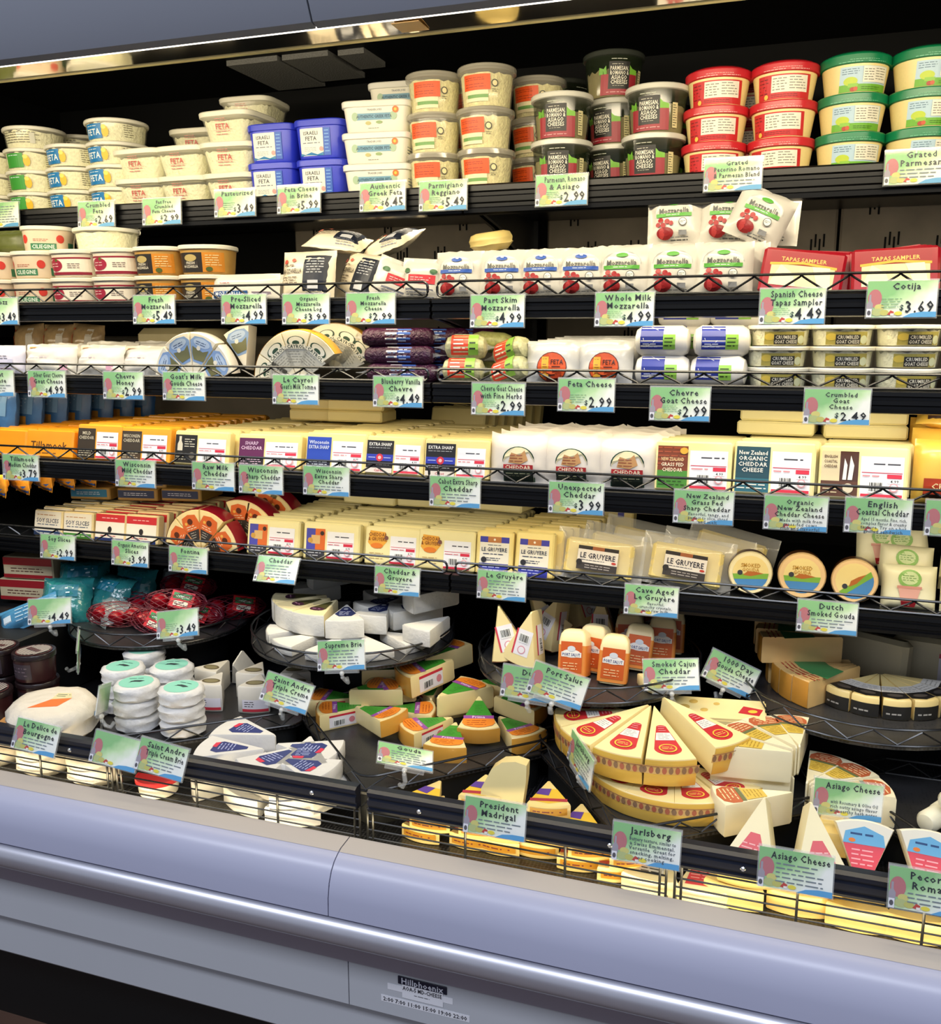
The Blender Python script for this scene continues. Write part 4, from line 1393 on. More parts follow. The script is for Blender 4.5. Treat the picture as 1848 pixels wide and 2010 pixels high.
# ================================================================== THIRD SHELF
Z3 = 1.4252
m_wpack = mat('white_waxed_pack', 'dad5ca', .35, var=.04, bump=.2, bscale=50)
k_wp = pouch('chevrepack', .110, .062, .030, m_wpack, [('w', -.04, .03, .0, .036, 1, 'c8b8c0'), ('r', .028, .010, .042, .02, 'c89ab0'), ('r', -.048, .052, -.03, .056, 'e8a060')], nx=10, wav=.0022, top_tooth=.002)
k_wp0 = pouch('purplepack', .085, .058, .03, mat('pale_lilac_pack', 'dcd8e4', .35), [('r', -.03, .006, .025, .03, 'c8c6dc'), ('w', -.024, .028, .02, .038, 2, '606070'), ('r', -.005, .004, .02, .012, 'a05c90')])
place('goat_cheese_pack', k_wp0, 'pale lilac goat cheese pack beside the long white packs', 'cheese pack', (-.905, .05, Z3), (R(-8), 0, 0), 'white goat cheese packs')
for i, (x, y, z, rx, rz) in enumerate(((-.80, .048, 0, -14, 6), (-.690, .050, 0, -18, -5), (-.590, .060, 0, -22, 4), (-.81, .085, .006, -26, -6), (-.70, .09, .008, -24, 8), (-.75, .13, .014, -34, 0), (-.61, .11, .012, -30, 6))):
    place('goat_cheese_pack', k_wp, ['white goat cheese pack nearest the lilac pack', 'white goat cheese pack standing mid row', 'white goat cheese pack beside the blue wedge fan', 'second white pack leaning behind the one by the lilac pack',
                                     'second white pack leaning behind the mid row one', 'third row white pack leaning at the back', 'white pack leaning behind the one by the blue fan'][i], 'cheese pack',
          (x, y, Z3 + z), (R(rx), 0, R(rz)), 'white goat cheese packs', only=None if i < 3 else ('pouch',))
for i, x in enumerate((-1.02, -.945, -.875)):
    place('wrapped_bundle', pouch('bundle%d' % i, .08, .10, .05, mat('clear_orange_bundle', 'c9a878', .15, var=.4, nscale=60), [('r', -.03, .01, -.022, .09, 'd86030'), ('r', .01, .01, .025, .09, 'e8dcc8')], name='wrapper'),
          ['shiny film bundle farthest from the cream loaf', 'shiny film bundle between two others', 'shiny film bundle closest to the cream loaf'][i], 'cheese bundle', (x, .235, Z3), (R(-4), R(4 * i - 4), 0), 'film wrapped bundles')
mb = MB()
mb.box(-.07, .07, -.03, .03, 0, .045, mat('cream_loaf', 'd8c896', .4, var=.06, bump=.1), .012)
_l1 = [('loaf', mb.mesh('cream_loaf'))]
for i, (x, z) in enumerate(((-.67, 0), (-.66, .046))):
    place('cream_loaf', _l1, ['cream coloured cheese loaf under another at the back', 'cream coloured cheese loaf stacked on top at the back'][i], 'cheese', (x, .235, Z3 + z + .0), (0, 0, R(-4)), 'cream loaves')
place('cream_loaf', cyl('cream_round', .04, .04, mat('cream_loaf', 'd8c896'), bev=.01), 'cream coloured round beside the two stacked loaves at the back', 'cheese', (-.565, .24, Z3 + .05), (0, 0, 0))

# wedges standing in fans
m_goat = mat('white_goat_wedge', 'e2dccb', .35, var=.03)
m_cay = mat('ivory_tomme', 'ece2c4', .4, var=.05)
m_orng = mat('orange_rind', 'e0a63c', .45, var=.15, nscale=60)
gg_top = [('p', [(-.009, -.030), (-.024, -.064), (-.017, -.074), (0, -.077), (.017, -.074), (.024, -.064), (.009, -.030)], '7f9cc8'), ('e', 0, -.066, .017, .008, 'a8bcd8'),
          ('w', -.012, -.069, .012, -.061, 2, '3c5078'), ('p', [(-.014, -.044), (-.017, -.056), (.006, -.052), (.017, -.058), (.012, -.036), (-.008, -.034)], '6a6a48'), ('e', -.004, -.056, .004, .004, 'd8d4c8')]
cy_top = [('p', [(-.012, -.022), (-.024, -.058), (.024, -.058), (.012, -.022)], 'b9b6a8'), ('w', -.016, -.052, .016, -.030, 5, '8a887c'),
          ('e', 0, -.066, .017, .0095, '2f4a38'), ('e', 0, -.067, .014, .0075, 'e8e2cc'), ('e', 0, -.064, .007, .004, '2f4a38'), ('r', -.019, -.062, .019, -.054, 'e4dec8'), ('t', 'CAYROL', 0, -.058, .0085, '26382c', .034)]
def neg(shapes):
    out = []
    for s_ in shapes:
        if s_[0] == 'p':
            out.append(('p', [(x, -y) for x, y in s_[1]], s_[2]))
        elif s_[0] == 'r':
            out.append(('r', s_[1], -s_[4], s_[3], -s_[2], s_[5]))
        elif s_[0] == 'w':
            out.append(('w', s_[1], -s_[4], s_[3], -s_[2]) + tuple(s_[5:]))
        elif s_[0] == 'e':
            out.append(('e', s_[1], -s_[2]) + tuple(s_[3:]))
        else:
            out.append(('t', s_[1], s_[2], -s_[3]) + tuple(s_[4:]))
    return out


k_gg = wedge('goat_gouda', .082, 40, .028, m_goat, None, neg(gg_top), flip=True)
k_cy = wedge('cayrol', .086, 38, .028, m_cay, m_orng, neg(cy_top), flip=True)


def fan(name, kind, cx, y, zc, angs, labs, grp, lean=-8, cat='cheese wedge', dy=0):
    """wedges standing on end in a fan, arc upwards, faces to the aisle"""
    for a, lb in zip(angs, labs):
        m = Matrix.Translation((cx, y, zc)) @ Matrix.Rotation(R(lean), 4, 'X') @ Matrix.Rotation(R(a), 4, 'Y') @ Matrix(((1, 0, 0, 0), (0, 0, -1, 0), (0, 1, 0, 0), (0, 0, 0, 1))) @ Matrix.Rotation(R(180), 4, 'Z')
        o = place(name, kind, lb, cat, (0, 0, 0), (0, 0, 0), grp)
        o.matrix_world = m


fan('goat_gouda_wedge', k_gg, -.472, .066, Z3 + .001, (-66, -23, 20, 63), ['goat gouda wedge with blue goat label, lowest of the fan, beside white packs', 'goat gouda wedge with blue label, upright next to the low leaning one',
    'goat gouda wedge with blue label, upright toward the ivory tomme', 'goat gouda wedge with blue label, lying low toward the ivory tomme'], 'blue labelled goat wedges', lean=2)
fan('goat_gouda_wedge', k_gg, -.385, .10, Z3 + .01, (-18,), ['plain white goat gouda wedge tilted behind the blue labelled fan'], 'blue labelled goat wedges')
fan('tomme_wedge', k_cy, -.262, .066, Z3 + .001, (-78, -39, 0, 39), ['ivory tomme wedge lying lowest beside the blue goat fan', 'ivory tomme wedge leaning toward the blue goat fan', 'ivory tomme wedge standing upright at the fan centre',
    'ivory tomme wedge leaning toward the purple logs'], 'ivory tomme wedges', lean=2)
fan('tomme_wedge', k_cy, -.215, .105, Z3 + .010, (-12, 24, 52), ['orange rinded tomme wedge behind the upright one', 'orange rinded tomme wedge standing in the rear row', 'orange rinded tomme wedge leaning rearmost toward the purple logs'], 'ivory tomme wedges', lean=-4)
# purple fruit logs
m_purp = mat('blueberry_crust', '3c1430', .3, var=.9, nscale=240, bump=.9, bscale=200)
k_bb = log('blueberry', .0155, .125, m_purp, crimp=m_film, shapes=[('r', -.018, -.012, .002, .016, 'e8e4e0'), ('r', .002, -.012, .026, .016, '3a5ca8'), ('w', .005, -.008, .023, .012, 4, 'c0cce8'), ('w', -.015, -.006, .0, .008, 2, '7080a0')])
for i, (x, y, z) in enumerate(((-.072, .05, 0), (-.078, .052, .0285), (-.082, .056, .0575), (-.035, .088, .0), (-.04, .09, .0285), (-.035, .093, .0575), (0.0, .125, .0575))):
    place('fruit_cheese_log', k_bb, ['bottom dark purple fruit log behind the wire', 'middle dark purple fruit log of the front pile', 'top dark purple fruit log of the front pile', 'bottom purple fruit log of the second pile',
                                     'middle purple fruit log of the second pile', 'top purple fruit log of the second pile', 'rearmost purple fruit log at the back'][i], 'cheese log', (x, y, Z3 + z), (0, 0, R((3, -2, 4, 2, -3, 5, 8)[i])), 'purple fruit logs')
# herb logs
m_herb = mat('herb_crust_log', 'b9b78c', .35, var=.5, nscale=200, bump=.5)
k_hb = log('herb', .021, .068, m_herb, crimp=m_film, ends=.016, shapes=[('r', -.022, -.012, .006, .024, 'd8452c'), ('w', -.018, -.004, .002, .016, 3, 'f4e8d8'), ('r', .006, -.012, .022, .024, '8cb848'), ('w', .008, -.006, .02, .012, 2, '2a3a20')])
k_hb2 = log('herb_plain', .017, .07, mat('green_herb_log', '9a9a5c', .4, var=.5, nscale=200, bump=.4), ends=.016)
for i, (x, y, z, rz, ry, k) in enumerate(((.034, .052, 0, 6, 0, k_hb), (.118, .052, 0, -20, -18, k_hb), (.036, .060, .036, 10, 0, k_hb), (.116, .066, .030, -28, -16, k_hb), (.066, .10, .048, 8, 4, k_hb2), (.07, .10, .0, 0, 0, k_hb2), (.14, .11, .0, 0, 0, k_hb2))):
    place('herb_cheese_log', k, ['herbed log with red label low behind the wire next to purple logs', 'herbed log with red label low behind the wire next to feta bags', 'herbed log with red and green label, upper, next to purple logs',
                                 'herbed log with red and green label, tilted, next to feta bags', 'plain green herbed log lying on the others at the back', 'plain green herbed log on the deck behind the red labels',
                                 'plain green herbed log on the deck behind the feta bags'][i], 'cheese log', (x, y, Z3 + z), (0, R(ry), R(rz)), 'herbed goat logs')
# feta bags with round orange label
def fetab():
    return [('e', 0, .026, .0235, .0235, '5a2420'), ('e', 0, .026, .0222, .0222, 'c8501e'), ('r', -.016, .012, -.005, .042, 'd8a030'), ('w', -.014, .016, -.006, .04, 6, '8c5a10'),
            ('t', 'FETA', .008, .034, .010, '3a1410', .02), ('w', .0, .024, .017, .029, 1, '3a1410'), ('p', [(-.004, .008), (.012, .010), (.016, .018), (.002, .02)], 'a8381a')]


k_fb = pouch('fetabag', .084, .068, .028, mat('clear_white_bag', 'cac8c2', .2, var=.06, bump=.2, bscale=50), fetab())
for i, x in enumerate((.184, .266)):
    for d in range(5):
        place('feta_bag', k_fb, '%s white feta bag with round orange label, row %s' % (ORD[d], 'beside herbed logs' if i == 0 else 'beside white chevre logs'), 'cheese bag',
              (x + d * .008, .045 + d * .026, Z3), (R(-9), 0, R(random.uniform(-5, 5))), 'feta bags', only=None if d == 0 else ('pouch',), scale=(1, 1, 1 + .03 * d))
# white chevre logs
m_wlog = mat('white_chevre_wrap', 'dad6ce', .25, var=.03, bump=.1, bscale=60)
k_cv = log('chevre', .0235, .082, m_wlog, ends=.012, shapes=[('r', -.030, -.012, .004, .026, '26348c'), ('p', [(-.026, .004), (-.016, .026), (-.004, .018), (-.008, .0), (-.020, -.008)], 'eceae6'), ('w', -.026, -.010, -.002, -.002, 2, 'd8dcf0'),
                                                                ('r', .004, -.012, .022, .010, '86b84a'), ('w', .006, -.009, .02, .007, 3, '2c3c20')])
for i, (x, y, z, rz) in enumerate(((.352, .056, 0, 3), (.434, .056, 0, -6), (.350, .060, .044, -2), (.436, .060, .044, 8), (.378, .108, .0, 0), (.46, .108, .0, 0), (.376, .106, .0445, 4), (.458, .108, .0445, -4), (.376, .104, .088, 2), (.454, .106, .088, -3))):
    place('chevre_log', k_cv, ['bottom', 'bottom', 'upper', 'upper', 'bottom rear', 'bottom rear', 'middle rear', 'middle rear', 'topmost rear', 'topmost rear'][i] + ' white chevre log with blue goat label, column next to %s' % ('feta bags' if i % 2 == 0 else 'crumbled goat cheese tubs'),
          'cheese log', (x, y, Z3 + z), (0, 0, R(rz)), 'white chevre logs')
# crumbled goat cheese tubs
k_gc = tub('goat_crumble', .040, .0435, .0305, body=m_clear2, lid=m_white, lidh=.006, over=.003, contents=m_cream, fill=.85,
           shapes=[('r', -.026, .003, .034, .021, 'a09448'), ('e', -.018, .014, .008, .005, 'c8b04a'), ('e', .028, .010, .006, .006, 'c8cca8'), ('r', -.012, .0035, .022, .017, '2a2a26'),
                   ('t', 'CRUMBLED', .005, .0135, .0068, 'd8d4c4', .030), ('t', 'GOAT CHEESE', .005, .0072, .0068, 'd8d4c4', .032)])
for i, x in enumerate((.515, .603, .690, .778)):
    stack('goat_crumble_tub', k_gc, x, .080, Z3, .0300, 3, 'low tub of crumbled goat cheese', 'tub', 'crumbled goat cheese tubs', ['beside chevre logs', 'second pile from chevre logs', 'third pile from chevre logs', 'fourth pile from chevre logs'][i], rz=(4, 2, 10, 4)[i], jr=5)

# ================================================================== FOURTH SHELF: cheddar blocks in rows
Z4 = 1.2682
m_ched = mat('orange_cheddar', 'efa52e', .32, var=.05, nscale=30, coat=.3)
m_ched2 = mat('deep_orange_cheddar', 'f09a1e', .32, var=.06, nscale=30, coat=.3)
m_pale = mat('pale_cheddar', 'f0dc96', .32, var=.04, nscale=30, coat=.3)
m_ivory = mat('ivory_cheddar', 'efe3a8', .32, var=.04, nscale=30, coat=.3)
def two(lab, w, h, lx=.40):
    """left brand label and right price sticker"""
    x0 = -w / 2 + .003
    x1 = x0 + w * lx
    return [lab(x0, .004, x1, h - .008), price_sticker(x1 + .003, .004, w / 2 - .006, h - .014)]


def lab_dark(c1, c2, words, tc='e8e4d8'):
    def f(x0, y0, x1, y1):
        cx = (x0 + x1) / 2
        w = x1 - x0
        o = [('r', x0, y0, x1, y1, c1), ('r', x0, y0, x1, y0 + (y1 - y0) * .3, c2)]
        for i, t in enumerate(words):
            o.append(('t', t, cx, y1 - .009 - i * .0085, .0085, tc, w * .86))
        o.append(('w', x0 + .003, y0 + .003, x1 - .003, y0 + (y1 - y0) * .28, 3, tc))
        return o
    return f


def lab_cabot(x0, y0, x1, y1):
    cx = (x0 + x1) / 2
    return [('r', x0, y0, x1, y1, '1c1a1c'), ('t', 'EXTRA SHARP', cx, y1 - .0065, .0075, 'e8e6e0', (x1 - x0) * .86), ('w', x0 + .004, y1 - .014, x1 - .004, y1 - .011, 1, 'b8b8b8'),
            ('r', x0, y0 + .020, x1, y0 + .031, '2c3aa8'), ('e', cx, y0 + .0255, .0065, .0065, 'c83040'), ('e', cx, y0 + .0255, .003, .003, 'e8b8b8'), ('r', x0 + .004, y0 + .025, cx - .008, y0 + .026, 'c8ccf0'),
            ('r', cx + .008, y0 + .025, x1 - .004, y0 + .026, 'c8ccf0'), ('w', x0 + .004, y0 + .012, x1 - .004, y0 + .018, 2, 'b8b8b8'), ('r', x0, y0, x1, y0 + .008, 'd8d0c8'), ('t', 'Cabot', cx, y0 + .004, .006, 'b83048', .02)]


def lab_bottle(x0, y0, x1, y1):
    return [('r', x0, y0, x1, y1, '1e1c18'), ('p', [(x0 + .005, y0 + .022), (x0 + .005, y0 + .034), (x0 + .008, y0 + .040), (x0 + .008, y0 + .048), (x0 + .013, y0 + .048), (x0 + .013, y0 + .040), (x0 + .016, y0 + .034), (x0 + .016, y0 + .022)], 'd8d0b8'),
            ('w', x0 + .020, y0 + .028, x1 - .003, y1 - .006, 4, 'e0d8c0'), ('e', x1 - .010, y0 + .014, .006, .006, '6a6458'), ('w', x0 + .003, y0 + .004, x1 - .018, y0 + .018, 3, 'b0a890')]


def lab_grass(x0, y0, x1, y1):
    cx = (x0 + x1) / 2
    return [('r', x0, y0, x1, y1, '7a3a20'), ('r', x0, y0, x1, y0 + (y1 - y0) * .42, '4c8c34'), ('w', x0, y0 + .034, x1, y1, 5, 'a85030'), ('t', 'NEW ZEALAND', cx, y1 - .020, .0075, 'e8c890', .034), ('t', 'GRASS FED', cx, y1 - .028, .0075, 'f0e0c0', .034),
            ('t', 'CHEDDAR', cx, y1 - .036, .0075, 'f0e0c0', .03), ('w', x0 + .002, y0 + .003, x1 - .003, y0 + .018, 3, '284c18'), ('e', x1 - .006, y1 - .007, .006, .005, 'd8a838')]


def lab_eng(x0, y0, x1, y1):
    cx = (x0 + x1) / 2
    return [('r', x0, y0, x1, y1, 'd8c8a0'), ('r', cx, y0, x1, y1, '4a2a1c'), ('r', x0, y0, x1, y0 + .022, '5a3624'), ('t', 'ENGLISH', (x0 + cx) / 2, y1 - .008, .006, '4a2a1c', .018), ('t', 'COASTAL', (x0 + cx) / 2, y1 - .015, .006, '4a2a1c', .018),
            ('t', 'CHEDDAR', (x0 + cx) / 2, y1 - .022, .006, '4a2a1c', .018), ('p', [(cx + .004, y0 + .024), (cx + .006, y1 - .01), (cx + .010, y1 - .02), (cx + .009, y0 + .024)], 'f0ece0'),
            ('p', [(cx + .011, y0 + .024), (cx + .014, y1 - .006), (cx + .019, y1 - .02), (cx + .017, y0 + .024)], 'f0ece0'), ('e', cx + .012, y0 + .012, .007, .007, 'd8ccb0'), ('w', x0 + .003, y0 + .003, cx, y0 + .018, 3, 'd8c8a0')]


H4 = .0655
B4 = [  # x, width, material, label shapes, count, name, height, lean
    (-.915, .10, m_ched2, None, 14, 'orange cheddar, row farthest from the dark labels', .052),
    (-.805, .115, m_ched2, [('t', 'Tillamook', 0, .024, .020, '5a3818', .09), ('w', -.03, .006, .03, .012, 1, '7a5020')], 14, 'orange cheddar with script lettering', .054),
    (-.694, .104, m_ched, two(lab_dark('3a3024', '2a241c', ['MILD', 'CHEDDAR'], 'cfc4a8'), .104, .068), 13, 'orange cheddar with dark label, row by the script lettered blocks', .068),
    (-.584, .108, m_ched, two(lab_dark('3c3226', '4a3a28', ['WISCONSIN', 'CHEDDAR'], 'cfc4a8'), .108, .066), 13, 'orange cheddar with dark label, row by the milk bottle label', .066),
    (-.462, .118, m_pale, two(lab_bottle, .118, .063), 13, 'pale cheddar with milk bottle label', .063),
    (-.326, .124, m_pale, two(lab_dark('5c1c4c', '201a20', ['SHARP', 'CHEDDAR'], 'd8b8d0'), .124, .062), 13, 'pale cheddar with purple label', .062),
    (-.197, .116, m_pale, two(lab_dark('2848b0', '1c1c30', ['Wisconsin', 'EXTRA SHARP'], 'd8e0f0'), .116, .0685), 13, 'pale cheddar with blue label', .0685),
    (-.084, .108, m_pale, two(lab_cabot, .108, .0665, .46), 11, 'pale cheddar with black label, row by the blue labels', .0665),
    (.028, .112, m_pale, two(lab_cabot, .112, .0655, .46), 11, 'pale cheddar with black label, row by the white cheddar bags', .0655),
    (.405, .112, m_ivory, two(lab_grass, .112, .076), 5, 'pale cheddar with brown and green label', .076),
    (.520, .114, m_ivory, two(lab_dark('1c4450', '2c6878', ['New Zealand', 'ORGANIC', 'CHEDDAR', 'CHEESE']), .114, .079, .42), 6, 'pale cheddar with teal label', .079),
    (.642, .118, m_ivory, two(lab_eng, .118, .077, .42), 6, 'pale cheddar with brown ship label', .077)]
k_flat = {}
for bi, (x, w, m, sh, n, nm, h) in enumerate(B4):
    kk = block('ched%d' % bi, w, .021, h, m, sh or ())
    k_flat[bi] = [kk[0]]
    rn = random.Random(bi)
    for d in range(n):
        place('cheddar_block', kk if d == 0 else [kk[0]], '%s block of %s' % (ORD[d], nm), 'cheese block',
              (x + rn.uniform(-1, 1) * .004 + d * .0045 * (1 if bi > 3 else .4) - .006 * (d > 6), .042 + d * .0245, Z4 + (d > 0) * rn.uniform(0, .002)), (R(-10 - rn.uniform(0, 4)), 0, R(rn.uniform(-2.5, 2.5))), 'rows of cheddar blocks')
# blocks lying on top of the rows
def lying(kk, x, y, z, n, hgt, rz, nm, grp, rx=-90):
    for i in range(n):
        place('cheddar_block', kk, ('bottom', 'second', 'third', 'fourth')[i] + ' block lying flat ' + nm, 'cheese block', (x + random.uniform(-.004, .004), y, z + i * .0216), (R(rx), 0, R(rz + random.uniform(-4, 4))), grp)


lying(k_flat[6], -.245, .215, Z4 + .082, 3, .02, 2, 'on the blue labelled cheddar row', 'cheddar blocks lying flat')
lying(k_flat[5], -.335, .24, Z4 + .080, 2, .02, -3, 'on the purple labelled cheddar row', 'cheddar blocks lying flat')
lying(k_flat[10], .520, .125, Z4 + .092, 2, .02, -4, 'on the teal labelled cheddar row', 'cheddar blocks lying flat')
lying(k_flat[11], .648, .13, Z4 + .090, 3, .02, 2, 'on the ship labelled cheddar row', 'cheddar blocks lying flat')
for i in range(7):
    place('cheddar_block', k_flat[7], '%s block leaning upright in the set behind the black labels' % ORD[i], 'cheese block', (-.085 + i * .012, .345 + i * .0245, Z4 + .01), (R(-14), 0, R(-6)), 'leaning set of pale blocks', scale=(1.1, 1, 1.28))
# white pouches with arched label
def arch():
    pts = [(-.026, .002), (-.026, .036)] + [(.026 * math.cos(R(a)), .036 + .022 * math.sin(R(a))) for a in range(180, -1, -15)] + [(.026, .002)]
    return [('p', pts, '1c4a38'), ('p', [(x * .93, .002 + (y - .002) * .975) for x, y in pts], 'e8dcb0'), ('p', [(-.016, .032), (-.012, .048), (.002, .044), (.010, .052), (.016, .036), (.004, .030)], 'b88a58'),
            ('w', -.014, .032, .014, .046, 3, '8a4a30'), ('r', -.0242, .020, .0242, .029, 'b02c30'), ('t', 'CHEDDAR', 0, .0245, .0085, 'f0e0c0', .044), ('r', -.0242, .002, .0242, .0195, '1e2a22'), ('w', -.02, .004, .02, .017, 3, 'b8b890')]


k_un = pouch('unexpected', .098, .080, .030, mat('white_paper_pouch', 'ded5c8', .35, var=.03, bump=.1, bscale=60), arch(), top_tooth=.0025, mz=.008)
for i, x in enumerate((.132, .219, .306)):
    for d in range(5):
        place('cheddar_pouch', k_un, '%s white cheddar pouch with arched label, row %s' % (ORD[d], ['beside black labels', 'between two others', 'beside brown and green label'][i]), 'cheese pouch',
              (x + d * .006, .045 + d * .028, Z4), (R(-7), 0, R(random.uniform(-3, 3))), 'white cheddar pouches', only=None if d == 0 else ('pouch',), scale=(1, 1, 1 + .02 * d))
# yellow packs at the far end
m_yel = mat('yellow_packed_cheese', 'e8bc50', .3, var=.12, nscale=20, coat=.4)
k_ye = pouch('yellowpack', .13, .09, .04, m_yel, [('r', -.05, .012, .04, .034, 'b03c20'), ('t', 'CHEDDAR', -.01, .023, .012, 'f0d8a0', .07), ('r', -.05, .004, .04, .012, '3a2418')])
for d in range(3):
    place('yellow_cheese_pack', k_ye, '%s yellow cheese pack with red band beyond the ship labelled cheddar' % ORD[d], 'cheese pack', (.772, .05 + d * .04, Z4 + d * .012), (R(-10), 0, R(-6)), 'yellow red banded packs')
place('yellow_cheese_pack', k_ye, 'yellow cheese pack with red band lying on the others', 'cheese pack', (.775, .09, Z4 + .108), (R(-80), 0, R(-8)), 'yellow red banded packs')
# blue shredded cheese bags beyond the orange rows
m_blueb = mat('blue_printed_bag', '3f6ea8', .25, var=.35, nscale=40, bump=.3, bscale=40)
k_bl = pouch('bluebag', .10, .115, .05, m_blueb, [('r', -.04, .05, .04, .09, '6c98c4'), ('w', -.03, .055, .03, .085, 4, 'c8dcec'), ('r', -.03, .01, .03, .045, 'c88c3c')])
for i in range(7):
    place('shredded_cheese_bag', k_bl, '%s blue bag of shredded cheese behind the orange blocks' % ('nearest', 'second', 'third', 'fourth', 'fifth', 'sixth', 'seventh')[i], 'cheese bag', (-1.0 + i * .012, .12 + i * .055, Z4 + .02), (R(-8), 0, R(-25 + i * 3)), 'blue shredded cheese bags')

m_orbag = mat('orange_shred_bag', 'd8902c', .25, var=.25, nscale=120, bump=.4, bscale=90)
k_ho = pouch('hangbag', .095, .070, .035, m_orbag, [('r', -.044, .004, .044, .018, '3c62b0'), ('w', -.03, .007, .03, .015, 1, 'a8c0e4')], wav=.002)
for i in range(6):
    place('hanging_cheese_bag', k_ho, '%s orange shredded cheese bag with blue foot hanging under the fourth shelf' % ('foremost', 'second', 'third', 'fourth', 'fifth', 'sixth')[i], 'cheese bag', (-.955 + i * .020, .05 + i * .040, 1.1865), (R(0), 0, R(-30)), 'hanging orange bags')

# ================================================================== LOWEST HANGING SHELF
Z5 = 1.0928
m_amer = mat('american_slices', 'eed9a0', .32, var=.05, coat=.3)
def soy(c):
    return [('r', -.034, .012, .034, .052, 'ece2cc'), ('w', -.028, .042, .026, .047, 1, 'c08850'), ('t', 'SOY SLICES', 0, .033, .012, '404858', .058), ('w', -.026, .022, .026, .028, 1, '606878'), ('r', -.034, .002, .034, .012, c), ('w', -.026, .004, .026, .010, 1, 'd8e0d0')]


ame = [('r', -.035, .002, .035, .055, 'f0e4d0'), ('r', -.035, .040, .035, .055, 'cc2c30'), ('w', -.02, .045, .02, .050, 1, 'f0c8c0'), ('e', 0, .025, .005, .006, '2a2420'), ('r', -.003, .015, .003, .022, '2a2420'), ('w', -.022, .010, .022, .014, 1, 'c04040'), ('r', -.035, .002, .035, .008, '283a78')]
blkl = [[('r', -.050, .018, -.012, .058, 'd86a2c'), ('r', -.050, .018, -.032, .058, '4c4ca8'), ('r', -.040, .030, -.022, .046, 'd8b070'), ('e', -.018, .050, .004, .004, '3a2a20'), ('e', -.042, .036, .005, .005, 'c89840'), ('r', -.050, .004, -.012, .018, '3a3a40'), ('w', -.046, .006, -.016, .016, 2, 'c8c8cc')], price_sticker(-.008, .004, .046, .054)]
cgl = [[('p', [(-.048, .04), (-.044, .062), (-.014, .060), (-.010, .044), (-.022, .030), (-.040, .032)], 'e8a83c'), ('t', 'CHEDDAR', -.029, .055, .009, '7a3a10', .036), ('t', '& GRUYERE', -.029, .047, .009, '7a3a10', .036), ('e', -.012, .050, .004, .004, '7a5048'), ('e', -.03, .035, .012, .005, 'e07c28'), ('w', -.044, .010, -.012, .024, 3, 'c8a870')], price_sticker(-.004, .004, .046, .054)]
lgl = [('r', -.026, .002, .026, .066, 'ece6d4'), ('r', -.026, .056, .026, .066, '4040a0'), ('r', -.012, .056, .012, .066, 'b87840'), ('e', 0, .061, .002, .002, 'f0e8d8'), ('w', -.012, .050, .012, .0535, 1, '505868'), ('t', 'LE GRUY\u00c8RE'.replace('\u00c8', 'E'), 0, .044, .0095, '30384c', .046),
       ('w', -.02, .034, .02, .0385, 1, '3c4460'), ('w', -.014, .024, .014, .031, 2, '3c4460'), ('e', -.018, .026, .005, .005, '2a2a30'), ('r', -.026, .002, .026, .020, '3038a0'), ('w', -.02, .006, .02, .016, 2, 'b8bce8')]
m_gry = mat('gruyere_pale', 'f0da8c', .32, var=.04, coat=.3)
B5 = [(-.895, .074, m_amer, soy('283c64'), 9, 'soy slices with navy foot', .055, .022, .001), (-.817, .073, m_amer, soy('4a8c3c'), 9, 'soy slices with green foot', .056, .022, .001),
      (-.742, .074, m_amer, ame, 10, 'american slices with red top, row by the soy slices', .058, .022, .002), (-.664, .076, m_amer, ame, 10, 'american slices with red top, row by the fontina', .060, .022, .003),
      (-.370, .112, m_ivory, blkl, 12, 'ivory cheese with orange and violet label, row by the fontina', .068, .020, .003), (-.243, .114, m_ivory, blkl, 12, 'ivory cheese with orange and violet label, second row', .070, .020, .004),
      (-.126, .108, m_ivory, cgl, 12, 'ivory cheese with orange brush label, first row', .070, .020, .004), (-.017, .106, m_ivory, cgl, 11, 'ivory cheese with orange brush label, row by the gruyere', .072, .020, .004),
      (.068, .066, m_gry, lgl, 9, 'gruyere with blue footed label, first row', .076, .020, .008), (.141, .068, m_gry, lgl, 9, 'gruyere with blue footed label, row by the film bags', .079, .020, .008)]
k5 = {}
for bi, (x, w, m, sh, n, nm, h, dp, dx) in enumerate(B5):
    kk = block('five%d' % bi, w, dp, h, m, sh)
    k5[bi] = [kk[0]]
    if bi < 4:
        kk = kk + [('top_print', decal([('r', -w / 2 + .002, -dp / 2 + .001, w / 2 - .002, dp / 2 - .002, ('2c3a5c', 'e2d6bc', 'b82a2c', 'b82a2c')[bi])], lambda u, v, o: (u, v, h + o), None, 'top_print'))]
    rn = random.Random(50 + bi)
    red = None
    for d in range(n):
        place('cheese_slices_pack' if bi < 4 else 'gruyere_block' if bi > 7 else 'cheese_block_pack', kk if d == 0 or (bi < 4) else [kk[0]], '%s pack of %s' % (ORD[d], nm), 'cheese block',
              (x + d * dx + rn.uniform(-1, 1) * .003, .114 + d * (dp + .003), Z5 + (d > 0) * rn.uniform(0, .003)), (R(-9 - rn.uniform(0, 3)), 0, R(rn.uniform(-2, 2))), 'rows of packs on the lowest hanging shelf')
m_carton = mat('kraft_cheese_carton', 'a07c3c', .45, var=.1)
